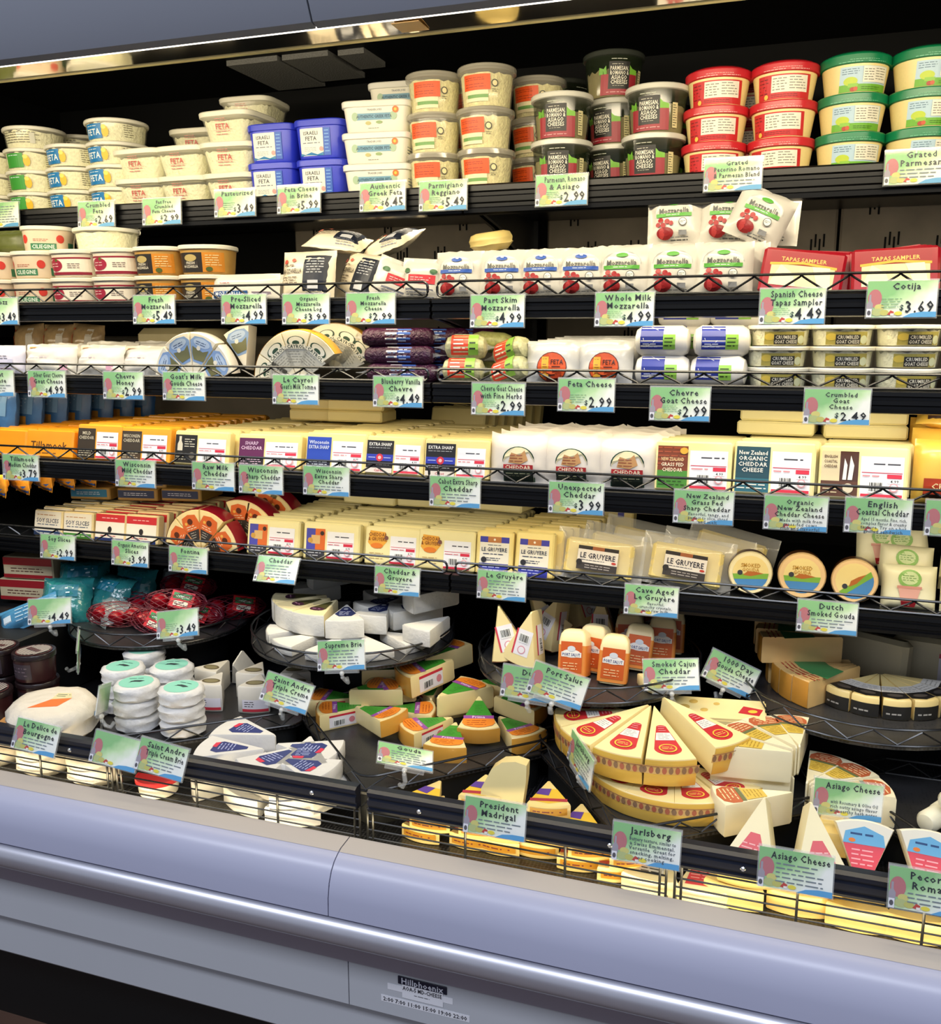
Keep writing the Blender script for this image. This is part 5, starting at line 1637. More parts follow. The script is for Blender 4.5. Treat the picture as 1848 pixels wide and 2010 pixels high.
for i, (x, y, z, rz, c) in enumerate(((-.87, .245, .066, 12, '2a6c8c'), (-.755, .255, .068, 10, '2c3450'), (-.745, .265, .094, 14, '2c3450'), (-.655, .27, .070, 8, '2c3450'))):
    mb = MB()
    mb.box(-.045, .045, -.05, .05, 0, .026, m_carton, .002)
    place('cheese_carton', [('carton', mb.mesh('carton')), ('label', decal([('r', -.043, .006, .038, .022, c), ('w', -.03, .01, .025, .018, 2, 'd0d4dc')], lambda u, v, o: (u, -.05 - o, v)))],
          ['brown cheese carton with teal label lying on the soy slices', 'brown cheese carton with navy label on the american slices', 'brown cheese carton topmost on another carton', 'brown cheese carton with navy label nearest the fontina'][i], 'carton', (x, y, Z5 + z), (0, 0, R(rz)), 'brown cartons lying on top')
lying(k5[5], -.235, .245, Z5 + .094, 2, .02, -3, 'on the violet labelled packs', 'pale packs lying flat')
lying(k5[6], -.118, .25, Z5 + .094, 2, .02, 2, 'on the brush labelled packs', 'pale packs lying flat')
lying(k5[4], -.325, .30, Z5 + .092, 2, .02, 4, 'on the packs beside the fontina', 'pale packs lying flat')
lying(k5[7], .035, .235, Z5 + .098, 2, .02, -12, 'on the brush labelled row by the gruyere', 'pale packs lying flat')
place('gruyere_block', block('smallg', .075, .03, .05, m_gry, [('r', -.03, .02, .02, .036, 'd8c890'), ('r', -.03, .022, -.018, .034, '4040a0'), ('r', .008, .022, .02, .034, '4040a0')]), 'gruyere piece standing behind the first gruyere rows', 'cheese block', (.235, .345, Z5 + .05), (R(-6), 0, R(-4)))
# fontina wedges
m_font = mat('fontina_paste', 'f0d9a0', .35, var=.04)
m_fred = mat('fontina_red_wax', '8c1828', .25, var=.1)
ft_top = [('p', [(-.008, .024), (-.020, .052), (-.016, .070), (0, .074), (.016, .070), (.020, .052), (.008, .024)], 'd86830'), ('e', 0, .060, .006, .006, '5a2c18'), ('e', -.010, .058, .003, .003, 'e8b050'), ('w', -.012, .044, .012, .053, 2, 'f4e0c0'),
          ('p', [(-.006, .020), (-.014, .042), (.014, .042), (.006, .020)], '3a3430'), ('w', -.008, .026, .008, .040, 3, 'b0a898')]
k_ft = wedge('fontina', .082, 40, .040, m_font, m_fred, ft_top, flip=True, side=[('r', .02, .006, .07, .030, 'e8e0d4'), ('r', .024, .008, .032, .028, 'c04030')])
fan('fontina_wedge', k_ft, -.520, .140, Z5 + .002, (-62, -20, 22, 66), ['fontina wedge with orange label leaning lowest toward american slices', 'fontina wedge with orange label upright toward american slices', 'fontina wedge with orange label upright with red wax on top',
    'fontina wedge with orange label leaning low toward violet labels'], 'fontina wedges', lean=2)
fan('fontina_wedge', k_ft, -.46, .19, Z5 + .018, (-2, 34), ['red waxed fontina wedge standing behind the front fan', 'red waxed fontina wedge leaning at the back toward violet labels'], 'fontina wedges', lean=4)
fan('fontina_wedge', k_ft, -.45, .25, Z5 + .03, (10, 38), ['rearmost red waxed fontina wedge, more upright', 'rearmost red waxed fontina wedge, more tilted'], 'fontina wedges', lean=4)
# cave aged gruyere in film bags
def cave():
    mb = MB()
    mb.box(-.058, .058, -.012, .012, .008, .070, m_gry, .005)
    base = pouch('cavebag', .150, .086, .034, m_film, (), mx=.012, mz=.006, name='film_bag', wav=.0014)
    lab = decal([('r', -.034, .018, .034, .058, 'ece4d8'), ('r', -.034, .052, .034, .058, '2c241e'), ('r', -.010, .052, .010, .058, 'a05c30'), ('r', -.034, .018, .034, .030, '3a3430'), ('t', 'LE GRUYERE', 0, .042, .0125, '2c2a38', .06), ('w', -.028, .033, .02, .036, 1, '505060'), ('w', -.02, .02, .03, .028, 2, 'b8b0a8'),
                 ('e', -.030, .030, .005, .005, '2a2622'), ('e', .028, .034, .004, .002, 'c04030')], lambda u, v, o: (u, -.0185 - o, v), None)
    return [('cheese_block', mb.mesh('cave_block'))] + base + [('label', lab)]


k_cave = cave()
for i, (x, y, rz, ry, z) in enumerate(((.245, .125, 0, 4, 0), (.388, .128, -3, 5, 0), (.275, .165, -4, 8, 0), (.415, .165, 6, 9, 0), (.445, .212, -4, 12, .004), (.305, .212, 4, 10, .004))):
    place('cave_aged_gruyere', k_cave, ['film bagged gruyere with white label, front one by the boxed gruyere', 'film bagged gruyere with white label, front one by the smoked rounds', 'second film bagged gruyere behind the one by boxed gruyere',
          'second film bagged gruyere behind the one by smoked rounds', 'third film bagged gruyere tilted behind the smoked rounds side', 'third film bagged gruyere tilted on the boxed gruyere side'][i], 'cheese bag', (x, y, Z5 + z), (R(-14), R(ry), R(rz)), 'film bagged gruyere',
          only=None if i < 2 else ('cheese_block', 'film_bag'))
# smoked gouda rounds
m_smk = mat('smoked_gouda_paste', 'eec890', .32, var=.05, coat=.3)
m_smr = mat('smoked_brown_rind', '5a3418', .35, var=.2)
def smk(rot, band):
    c, s = math.cos(R(rot)), math.sin(R(rot))
    rt = lambda pts: [(x * c - y * s, x * s + y * c) for x, y in pts]
    low = [(.0275 * math.cos(R(a)), .0275 * math.sin(R(a))) for a in range(200, 341, 14)]
    o = [('e', 0, 0, .0275, .0275, 'f0d890'), ('p', rt(low), '4c88c0'), ('p', rt([(-.0255, -.0095), (-.0275, -.001), (.0275, -.001), (.0255, -.0095)]), '7cb040'), ('p', rt([(-.012, -.003), (-.004, .003), (.008, .002), (.020, -.001), (.0, -.005)]), 'b86828')]
    if abs(rot) < 10:
        o += [('t', 'SMOKED', 0, .012, .009, 'c09030', .03), ('t', 'GOUDA', 0, .005, .008, 'c09030', .026)]
    o += [('e', *rt([(-.016, .001)])[0], .004, .004, '3a3a40')]
    return o


for i, (x, rot, r0) in enumerate(((.492, 3, .0345), (.570, 0, .0365), (.648, 38, .0345))):
    place('smoked_gouda_round', disc('smoked%d' % i, r0, .055, m_smk if i else mat('pale_gouda_paste', 'f2e4b4', .32, var=.04), m_smr, smk(rot, 0)), ['pale smoked gouda round standing by the film bags', 'brown rimmed smoked gouda round in the middle of three', 'smoked gouda round with slanting blue label by the potted plant labels'][i],
          'cheese round', (x, .140, Z5), (R(-8), R(0), R((4, 2, -3)[i])), 'smoked gouda rounds')
# packs with plant pot label
m_potp = mat('pale_green_cream_pack', 'ece6c0', .35, var=.05)
potl = [('e', 0, .046, .016, .014, '8ab860'), ('e', 0, .047, .012, .010, 'c8d8a0'), ('w', -.01, .042, .01, .052, 3, '5a8c40'), ('p', [(-.016, .034), (.016, .034), (.011, .012), (-.011, .012)], 'e0a898'), ('r', -.017, .031, .017, .035, 'd09080'), ('p', [(-.011, .012), (.011, .012), (.009, .003), (-.009, .003)], 'b02430')]
k_pot = pouch('potpack', .076, .066, .024, m_potp, potl, px=6, mx=.002, mz=.002)
for i, (x, y, z, rx) in enumerate(((.724, .125, 0, -10), (.720, .155, .024, -14), (.722, .185, .046, -18), (.690, .19, .048, -16), (.806, .125, 0, -10), (.806, .16, .024, -14))):
    place('goat_cheese_pack', k_pot, ['front cream pack with plant pot label by the smoked rounds', 'second cream pack with plant pot label leaning higher', 'third cream pack with plant pot label topmost', 'cream pack peeking behind beside the topmost one', 'front cream pack of the outermost plant pot pile',
                                      'second cream pack of the outermost plant pot pile'][i], 'cheese pack', (x, y, Z5 + z), (R(rx), R((0, 2, -8, -2, 0, 3)[i]), 0), 'plant pot labelled packs')


# ================================================================== TRAYS AND BASKETS
def lay(name, kind, tip, ang, z, label, cat='cheese wedge', group=None, tilt=0, roll=0, only=None, scale=None):
    """wedge lying flat: tip (x, y), ang = direction from tip to rind in degrees, tilt > 0 lifts the tip"""
    o = place(name, kind, label, cat, (tip[0], tip[1], z), (0, 0, 0), group, scale, only)
    o.matrix_world = Matrix.Translation((tip[0], tip[1], z)) @ Matrix.Rotation(R(ang + 90), 4, 'Z') @ Matrix.Rotation(R(tilt), 4, 'X') @ Matrix.Rotation(R(roll), 4, 'Y') @ \
        (Matrix.Diagonal((scale[0], scale[1], scale[2], 1)) if scale else Matrix.Identity(4))
    return o


# ---- net tray
m_wax = mat('red_wax', 'a01020', .25, var=.1)
m_net = mat('dark_red_net', '6a1428', .4, var=.1)
m_redcard = mat('red_header_card', 'd82a30', .35, var=.06)
wx = MB()
wx.loft([[(q_ * math.cos(2 * PI * i / 16), q_ * math.sin(2 * PI * i / 16), z) for i in range(16)] for z, q_ in ((0, .010), (.003, .0155), (.009, .0165), (.015, .0155), (.018, .010))], m_wax)
wax_me = wx.mesh('wax_cheese')


def net_mesh():
    mb = MB()
    n, L = 14, .13

    def rad(t):
        return .027 * math.sin(PI * min(1, max(0, t))) ** .45 + .002
    for s in (-1, 1):
        for k in range(n):
            path = []
            for j in range(13):
                t = j / 12
                a = 2 * PI * k / n + s * t * 2.4
                path.append(((t - .5) * L, rad(t) * 1.15 * math.cos(a), .024 + rad(t) * .85 * math.sin(a)))
            mb.tube(path, .0007, m_net, 4)
    return mb.mesh('net')


net_me = net_mesh()
hd = MB()
hd.box(-.022, .022, -.0006, .0006, 0, .034, m_redcard)
hd_me = hd.mesh('header_card')
patch_me = decal([('r', -.018, .018, .018, .030, '2f8c50'), ('t', 'Original', 0, .024, .008, 'f0f4e8', .03), ('r', -.014, .004, .014, .014, 'f4ecd8'), ('w', -.012, .005, .012, .013, 2, '303030')], lambda u, v, o: (u, -.0007 - o, v))
NB = [(-.690, .045, 8, 0), (-.585, .030, -14, 1), (-.655, .115, 20, 1), (-.545, .105, -8, 1), (-.610, .170, 4, 1), (-.500, .165, 30, 1), (-.72, .12, 60, 0), (-.560, .06, 10, 2)]
for i, (x, y, a, hdr) in enumerate(NB):
    z = RT['net'][2] + .004 + (.034 if i in (7, 4) else 0)
    t = link('netted_cheese_bag', None, None, (x - .012, y + .022, z), (0, 0, R(a)))
    tagp(t, ['netted bag of red waxed cheeses nearest the teal bags', 'netted bag of red waxed cheeses above the priced clip tag', 'netted bag of red waxed cheeses in the middle of the round tray', 'netted bag of red waxed cheeses with green patch, lying inward',
             'netted bag of red waxed cheeses stacked at the tray rear', 'netted bag of red waxed cheeses turned toward the brie tray', 'netted bag of red waxed cheeses turned endways by the teal bags', 'netted bag of red waxed cheeses lying topmost on two others'][i], 'cheese net', 'netted red waxed cheeses')
    for k in range(3):
        for s in (-1, 1):
            link('wax_cheese', wax_me, t, ((k - 1) * .033, s * .012, .012 + (.006 if (k + s) % 2 else 0)), (R(60 * s), R(10 * k), 0))
    link('net', net_me, t)
    if hdr:
        h_ = link('header_card', hd_me, t, (.02, -.028, .020), (R(-35), R(12), R(6)))
        link('print', patch_me, h_)
m_teal = mat('teal_film_bag', '2d8486', .12, alpha=.75, var=.35, nscale=50, bump=.5, bscale=40, spec=.9)
k_te = pouch('tealbag', .10, .095, .05, m_teal, [('r', -.03, .05, .03, .075, '1c7086'), ('w', -.024, .053, .024, .072, 2, 'd0e8ec')], wav=.004)
k_tc = pouch('clearbag', .08, .07, .04, mat('crinkled_clear_bag', 'b6c4c2', .08, alpha=.5, var=.2, bump=.6, bscale=50, spec=1.0), (), wav=.005)
for i, (x, y, z, rx, rz, k) in enumerate(((-.825, .055, .93, -30, 20, k_te), (-.775, .10, .935, -40, -15, k_te), (-.84, .13, .95, -35, 30, k_te), (-.745, .16, .93, -20, 0, k_te), (-.655, .20, .96, -40, 20, k_tc), (-.745, .06, .935, -55, -30, k_tc))):
    place('teal_cheese_bag', k, ['teal film cheese bag by the priced clip tag', 'teal film cheese bag slumped beside the red nets', 'teal film cheese bag with light print at the back', 'teal film cheese bag standing behind the red nets', 'crinkled clear bag behind the red nets', 'crinkled clear bag slumped on the teal ones'][i],
          'cheese bag', (x, y, z), (R(rx), 0, R(rz)), 'teal cheese bags')
m_lblue = mat('light_blue_pack', '4c8cb4', .25, var=.3, nscale=50)
place('blue_snack_pack', pouch('bluesnack', .13, .05, .03, m_lblue, [('r', -.05, .006, -.03, .03, 'd8e8f0'), ('w', -.02, .01, .05, .04, 4, 'b0d0e4')]), 'light blue printed snack pack leaning out beside the teal bags', 'snack pack', (-.865, .01, .935), (R(-30), R(-22), R(15)))
for i, (x, z) in enumerate(((-1.0, .94), (-.985, .99))):
    mb = MB()
    mb.box(-.06, .06, -.03, .03, 0, .048, mat('cream_red_box', 'd8c49c', .4), .003)
    place('cheese_box', [('box', mb.mesh('cheese_box')), ('label', decal([('r', -.058, .03, .058, .046, 'a81c24'), ('r', -.058, .002, .058, .010, 'a81c24'), ('w', -.04, .014, .04, .026, 2, '5a2420')], lambda u, v, o: (u, -.03 - o, v)))],
          ['cream box with red bands, lower of two beyond the teal bags', 'cream box with red bands, upper of two beyond the teal bags'][i], 'box', (x, .16, z), (0, 0, R(8)), 'red banded boxes')
# shelf-like plinth under those far packs
mb = MB()
mb.box(-1.15, -.832, -.06, .30, .7805, .929, m_blackmatt, .004)
place('black_plinth', [('plinth', mb.mesh('plinth'))], 'black plinth carrying the teal bags beside the round net tray', 'plinth', (0, 0, 0))
# dark jars
m_jar = mat('dark_brown_jar', '1f1416', .25, var=.2)
m_jar2 = mat('dark_maroon_jar', '33181a', .3, var=.2)
jl = [('r', -.03, .008, .03, .036, '3a3038'), ('w', -.024, .012, .024, .032, 3, '6a5c64')]


def jar(i):
    p = tub('jar%d' % i, .034, .036, .052, body=m_jar if i else m_jar2, lid=m_jar, lidh=.010, over=.002, shapes=jl, recess=.0004)
    tp = [('e', 0, 0, .031, .031, '5c2c30'), ('e', 0, 0, .029, .029, '1c1416')]
    for k in range(9):
        xx = -.024 + k * .006
        hh_ = math.sqrt(max(0, .0285 ** 2 - xx * xx))
        tp.append(('r', xx - .0016, -hh_, xx + .0016, hh_, 'b8aea8'))
    tp.append(('r', -.018, -.005, .018, .005, '4a2a2c'))
    p.append(('lid_print', decal(tp, lambda u, v, o: (u, v, .052 + o), None, 'lid_print')))
    return p


k_jar = (jar(0), jar(1))
for i, (x, y, n, wh) in enumerate(((-.738, -.112, 3, 'beside the hanging grey tag'), (-.822, -.115, 3, 'second column'), (-.775, -.185, 2, 'column nearest the wrapped wheels'), (-.855, -.19, 2, 'outermost column'))):
    stack('dark_jar', k_jar[i % 2], x, y, .7806, .053, n, 'dark jar with striped lid', 'jar', 'dark jars with striped lids', wh, jr=20)

# ---- wrapped wheels
m_paper = mat('crumpled_white_paper', 'dbd3c4', .45, var=.08, bump=.9, bscale=45)
k_whl = cyl('paperwheel', .072, .058, m_paper, [('p', [(-.03, -.03), (.016, -.02), (.028, .012), (-.004, .004)], 'e8702c'), ('p', [(-.004, .004), (.028, .012), (.02, .03), (-.002, .028)], 'd8cfa0'), ('w', .0, .014, .022, .026, 2, '506058')], lump=.04, bev=.016)
place('paper_wrapped_cheese', k_whl, 'large paper wrapped cheese wheel with orange label on top', 'cheese wheel', (-.622, -.200, .834), (R(4), R(3), R(20)), 'paper wrapped wheels')
k_whs = cyl('paperwheel_small', .05, .05, m_paper, lump=.035, bev=.012)
for i, (x, y) in enumerate(((-.725, -.222), (-.618, -.222), (-.512, -.222))):
    place('paper_wrapped_cheese', k_whs, 'small paper wrapped wheel under the orange labelled one, ' + ['farthest along the wire', 'middle of the wire front', 'beside the basket joint', 'inner, by the basket joint', 'inner, by the dark jars'][i], 'cheese wheel', (x, y, .7806), (0, 0, i), 'paper wrapped wheels')
place('cheese_wedge_box', block('woodbox', .06, .05, .028, mat('thin_wood_box', 'c08a4c', .5, var=.2)), 'thin wooden cheese box beside the orange labelled wheel', 'cheese box', (-.672, -.235, .8306), (0, 0, R(20)))
place('red_label_tub', tub('redlow', .03, .033, .03, body=m_white, lid=mat('red_low_lid', 'c03034', .3), lidh=.008), 'small white tub with red lid behind the basket wire', 'tub', (-.385, -.235, .7806))

# ---- teal topped rounds and small white wedges
m_pap2 = mat('white_waxed_paper', 'd2d2d2', .38, var=.06, bump=.7, bscale=60)
k_rd = cyl('teal_round', .0375, .027, m_pap2, [('e', 0, 0, .0285, .0285, '86cbb8'), ('e', .0, .002, .010, .003, '24343a'), ('p', [(-.012, -.004), (-.004, .0), (.006, -.003), (.014, .002), (.006, .005), (-.004, .006)], '24343a'), ('w', -.014, .012, .014, .017, 1, '3c6c64')], lump=.045, bev=.006)
TZ = FT['andre'][2] + .0035
for i, (x, y, n) in enumerate(((-.487, -.150, 3), (-.400, -.142, 3), (-.560, -.092, 3), (-.482, -.060, 3), (-.582, -.006, 3))):
    stack('teal_topped_round', k_rd, x, y, TZ, .0272, n, 'paper wrapped round with teal label', 'cheese round', 'teal labelled rounds', ['column at the tray corner', 'column by the small white wedges', 'column by the edgewise tag', 'middle column', 'rearmost column'][i], rz=15, jr=25)
m_brie = mat('white_bloomy_rind', 'dcd9d0', .5, var=.04, bump=.25, bscale=160)
m_bpaste = mat('brie_paste', 'eddfae', .4, var=.04)
k_tri = wedge('tri', .072, 46, .050, mat('white_waxed_wedge', 'd9d4c8', .38, var=.04), None, [('e', 0, -.050, .017, .011, '6a6048'), ('e', 0, -.050, .013, .008, '8c8464')], front=[('r', -.02, .006, .026, .026, 'dfdce6'), ('r', -.02, .004, .026, .009, 'c83848'), ('w', -.016, .012, .002, .024, 3, '404040')])
for i, (x, y, a, z) in enumerate(((-.425, .015, -82, 0), (-.355, .030, -70, 0), (-.30, .055, -55, 0), (-.385, .088, -80, 0), (-.33, .11, -60, 0), (-.45, .075, -100, 0))):
    lay('triple_cream_wedge', k_tri, (x, y), a, TZ + z, ['small white wedge with brown oval and red striped rind, by the teal rounds', 'small white wedge with brown oval behind the clip tag', 'small white wedge with brown oval nearest the round brie tray', 'small white wedge with brown oval in the second row middle',
        'small white wedge with brown oval at the rear of its row toward the brie tray', 'small white wedge with brown oval behind the teal rounds'][i], group='small white triple cream wedges')
place('triple_cream_wedge', wedge('blueoval', .085, 40, .040, m_brie, None, neg([('e', 0, -.058, .018, .010, '8a94c4'), ('e', -.010, -.050, .004, .004, 'c04050'), ('w', -.014, -.062, .014, -.054, 2, '3a4480')])[::1], flip=True), 'white wedge with blue oval label propped on the small wedges', 'cheese wedge', (-.43, .05, TZ + .052), (R(38), 0, R(10)), 'small white triple cream wedges').rotation_euler = (R(62), 0, R(180))

# ---- brie tray
ol = [('p', [(-.003, -.022), (-.014, -.062), (-.008, -.074), (.008, -.074), (.014, -.062), (.003, -.022)], '5a5630'), ('e', 0, -.066, .013, .009, '4a2a3c'), ('w', -.009, -.07, .009, -.062, 1, 'c890b0')]
bl = [('p', [(-.004, -.022), (-.017, -.060), (-.010, -.074), (.010, -.074), (.017, -.060), (.004, -.022)], '2c3460'), ('w', -.010, -.068, .010, -.046, 4, 'b8c0dc'), ('e', .0, -.034, .004, .004, 'c8ccd8')]
k_br1 = wedge('brie_olive', .098, 36, .040, m_bpaste, m_brie, ol)
k_br2 = wedge('brie_blue', .098, 36, .034, m_brie, m_brie, bl)
k_br0 = wedge('brie_plain', .098, 38, .030, m_brie, m_brie)
BZ = RT['brie'][2] + .0035
bc = (-.205, .115)
lowb = [-150, -118, -84, -50, -18, 30, 80, 130]
for i, a in enumerate(lowb):
    tp = (bc[0] + .062 * math.cos(R(a)), bc[1] + .062 * math.sin(R(a)))
    lay('brie_wedge', k_br0, tp, a, BZ, 'plain white brie wedge in the lower ring, ' + ['under the olive labelled fan edge', 'under the second olive labelled wedge', 'below the foremost olive labelled wedge', 'under the dark labelled wedge', 'under the blue labelled stack', 'toward the pink rinded wedges', 'at the rear middle', 'at the rear toward the red nets'][i], group='plain brie wedges of the lower ring', scale=(1, 1, .6))
UP = [((-.275, .125), -150, 0, k_br1, 'brie wedge with olive label nearest the tray edge, rind outward'), ((-.262, .112), -122, 0, k_br1, 'brie wedge with olive label second in the fan'), ((-.245, .105), -95, 0, k_br1, 'brie wedge with olive label at the fan front'),
      ((-.225, .10), -66, 0, k_br2, 'brie wedge with dark label beside the olive labelled fan'), ((-.14, .19), -120, 0, k_br2, 'brie wedge with blue label behind in the tray middle'), ((-.155, .15), -90, 0, k_br2, 'brie wedge with blue label in the tray middle'),
      ((-.05, .155), -148, 0, k_br2, 'brie wedge lying under the dark blue labelled one'), ((-.02, .16), -140, .036, k_br2, 'brie wedge with dark blue label stacked topmost'), ((-.02, .105), -110, 0, k_br0, 'plain brie wedge at the tray edge by the pink labelled wedges'),
      ((-.30, .23), -160, .0, k_br0, 'plain brie wedge at the tray rear by the red nets'), ((-.28, .25), -140, .032, k_br0, 'plain brie wedge topmost at the tray rear'), ((-.16, .26), -130, 0, k_br0, 'plain brie wedge rearmost in the tray middle')]
for i, (tp, a, dz, k, lb) in enumerate(UP):
    lay('brie_wedge', k, (tp[0], tp[1] + .028), a, BZ + .0185 + dz, lb, group='brie wedges of the upper layer', tilt=0, scale=(1.12, 1.1, 1.0) if i < 8 else None)

# ---- green and orange labelled gouda wedges
m_gpaste = mat('pale_gouda', 'f0dc9e', .35, var=.04, coat=.3)
m_grind = mat('golden_gouda_rind', 'dca040', .35, var=.1, coat=.3)
gl = [('p', [(-.006, -.018), (-.0205, -.056), (.0205, -.056), (.006, -.018)], '3f9430'), ('w', -.006, -.050, .006, -.028, 5, '2f7824'), ('r', -.023, -.064, .023, -.056, '9a50a0'), ('t', 'Prima', 0, -.060, .008, 'f0d8f0', .036),
      ('p', [(-.0235, -.064), (-.025, -.074), (-.021, -.080), (-.010, -.084), (0, -.0855), (.010, -.084), (.021, -.080), (.025, -.074), (.0235, -.064)], 'ee8a2c'), ('w', -.018, -.081, .018, -.067, 3, 'b8541a')]
stk = [('r', .028, .003, .074, .024, 'ece8ea'), ('r', .028, .0205, .074, .024, 'cc3040'), ('e', .036, .012, .005, .005, 'd88890')] + barcode(.048, .005, .068, .016)
k_go = wedge('gouda', .090, 42, .028, m_gpaste, m_grind, gl, side=stk)
GZ = FT['gouda'][2] + .0035
GW = [((-.150, .030), -170, 0, 0, 'golden gouda wedge at the tray edge, rind toward the brie basket'), ((-.118, .004), -152, .0, 0, 'golden gouda wedge second along the tray edge'), ((-.160, -.010), 40, .027, 0, 'golden gouda wedge with rind turned inward, on two others'),
      ((-.135, -.031), -17, .010, -4, 'golden gouda wedge showing its price sticker at the tray corner side'), ((-.100, -.005), 20, .0, 0, 'golden gouda wedge half hidden behind the stickered one'), ((.035, .004), -134, 0, 0, 'golden gouda wedge pointing to the tray corner, behind another'),
      ((.043, -.010), -82, .0, 2, 'golden gouda wedge foremost at the tray rim'), ((.062, .050), -72, .030, 14, 'golden gouda wedge propped steeply with tip raised'), ((.100, .034), -38, 0, 0, 'golden gouda wedge lying beside the propped one'),
      ((-.165, .052), 44, .040, 0, 'golden gouda wedge stacked on top at the tray rear side'), ((-.056, .095), 78, .050, -4, 'golden gouda wedge topmost with rind to the back'), ((-.002, .115), -136, .052, 4, 'big golden gouda wedge lying across the pile'),
      ((.005, -.01), 66, .026, 0, 'golden gouda wedge turned on its side under the big one'), ((.080, .066), -5, .020, 0, 'golden gouda wedge showing its sticker by the round tray'), ((.029, .105), 11, .026, 0, 'golden gouda wedge rearmost under the round tray'),
      ((-.05, .05), 190, .027, 0, 'golden gouda wedge in the middle layer under the pile'), ((-.03, .06), 120, .0, 0, 'golden gouda wedge in the bottom layer toward the back'), ((.0, .05), 60, 0, 0, 'golden gouda wedge in the bottom layer toward the round tray')]
for tp, a, dz, tl, lb in GW:
    lay('gouda_wedge', k_go, tp, a, GZ + dz, lb, group='green and orange labelled gouda', tilt=tl, scale=(1.22, 1.22, 1.4) if 'big' in lb or 'topmost' in lb else (1.08, 1.08, 1.05))

# ---- round tray of loaves and pink wedges
m_port = mat('orange_loaf_rind', 'e08a3c', .35, var=.12)
def loaf():
    mb = MB()
    pr = []
    w, d, h = .042, .034, .070
    rings = []
    for z, ins in ((0, .004), (.004, 0), (h - .018, 0), (h - .007, .003), (h - .002, .008), (h, .014)):
        rings.append([(x, y, z) for x, y in ring(w / 2 - ins * .8, d / 2 - ins * .6, 7, 24)])
    mb.loft(rings, mat('cream_loaf_body', 'eed9a4', .35, var=.05))
    o = [('loaf_body', mb.mesh('loaf'))]
    mb = MB()
    mb.loft([[(x, y, z) for x, y in ring(w / 2 + .0006, d / 2 + .0006, 7, 24)] for z in (.003, .047)], m_port, False, False)
    o.append(('rind_wrap', mb.mesh('rind_wrap')))
    o.append(('label', decal([('r', -.016, .008, .016, .052, 'c8581c'), ('e', 0, .035, .014, .006, 'e8e4dc'), ('r', -.015, .030, .015, .037, 'e8e4dc'), ('e', 0, .042, .006, .004, 'd0d4d8'), ('t', 'PORT SALUT', 0, .0335, .0058, '283a78', .027), ('w', -.012, .011, .012, .023, 3, 'f0c890')], lambda u, v, oo: (u, -d / 2 - .0007 - oo, v))))
    return o


k_po = loaf()
PZ = RT['port'][2] + .0035
for i, (x, y, rx, rz) in enumerate(((.228, .045, -14, -4), (.249, .082, -12, -10), (.292, .040, -10, 4), (.318, .110, -18, 8), (.300, .165, -16, 0), (.352, .165, -14, 6), (.362, .215, -14, 4), (.285, .235, -16, 0), (.33, .255, -14, 0))):
    place('orange_cheese_loaf', k_po, ['orange cheese loaf at the rim behind the clip tags', 'orange cheese loaf leaning behind the rim one', 'orange cheese loaf foremost above the swiss wedges', 'shaded orange loaf leaning in the second row', 'shaded orange loaf in the third row by the pink wedge', 'shaded orange loaf in the third row, outer',
                              'shaded orange loaf behind the outer one', 'rearmost shaded orange loaf, inner', 'rearmost shaded orange loaf, outer'][i], 'cheese loaf', (x, y, PZ), (R(rx), R((-3, 2, 3, 6, -4, 2, 0, 3, 0)[i]), R(rz)), 'orange cheese loaves', scale=1.12)
m_prind = mat('pink_printed_rind', 'c8887c', .35, var=.4, nscale=120)
k_pk = wedge('pink', .098, 40, .050, m_gpaste, m_prind, [('r', -.012, -.080, .014, -.036, 'ece8ea'), ('r', -.015, -.080, -.012, -.036, 'd04050'), ('e', .001, -.070, .007, .007, 'd890a0'), ('e', .001, -.070, .0055, .0055, 'ece8ea')] + barcode(-.008, -.058, .010, -.042),
             side=[('r', .028, .010, .078, .036, 'ece8ea'), ('r', .028, .031, .078, .036, 'cc4050')] + barcode(.05, .014, .074, .026))
PW = [((.078, .095), (R(62), R(-14), R(20)), 'pink rinded wedge standing at the tray edge with price sticker'), ((.158, .092), (R(70), R(12), R(-8)), 'pink rinded wedge standing with tilted sticker beside the loaves'), ((.105, .185), (R(50), R(-30), R(30)), 'pink rinded wedge in the second row'),
      ((.190, .175), (R(60), R(20), R(-20)), 'pink rinded wedge behind the loaves'), ((.235, .235), (R(80), R(0), R(6)), 'pink rinded wedge with its tip up behind the loaves'), ((.145, .265), (R(20), R(0), R(60)), 'pink rinded wedge lying at the tray rear'), ((.22, .29), (R(75), R(5), R(0)), 'pale wedge standing rearmost in the tray')]
for tp, rot, lb in PW:
    o = place('pink_wedge', k_pk, lb, 'cheese wedge', (tp[0], tp[1] + .01, PZ + .097), rot, 'pink rinded wedges')
    o.rotation_euler = (R(78) + (rot[0] - R(60)) * .35, rot[1], rot[2])
lay('pale_wedge', wedge('palew', .08, 34, .018, m_gpaste), (.405, .075), -140, PZ + .001, 'thin pale wedge lying flat under the cajun cheddar tag')
mb = MB()
mb.box(-.05, .05, -.03, .03, 0, .05, mat('shaded_cheese_slab', 'a8946c', .4, var=.1), .012)
place('cheese_piece', [('slab', mb.mesh('slab'))], 'tan cheese slab at the back above the pink wedges', 'cheese piece', (.105, .30, PZ + .085), (0, 0, R(-5)))

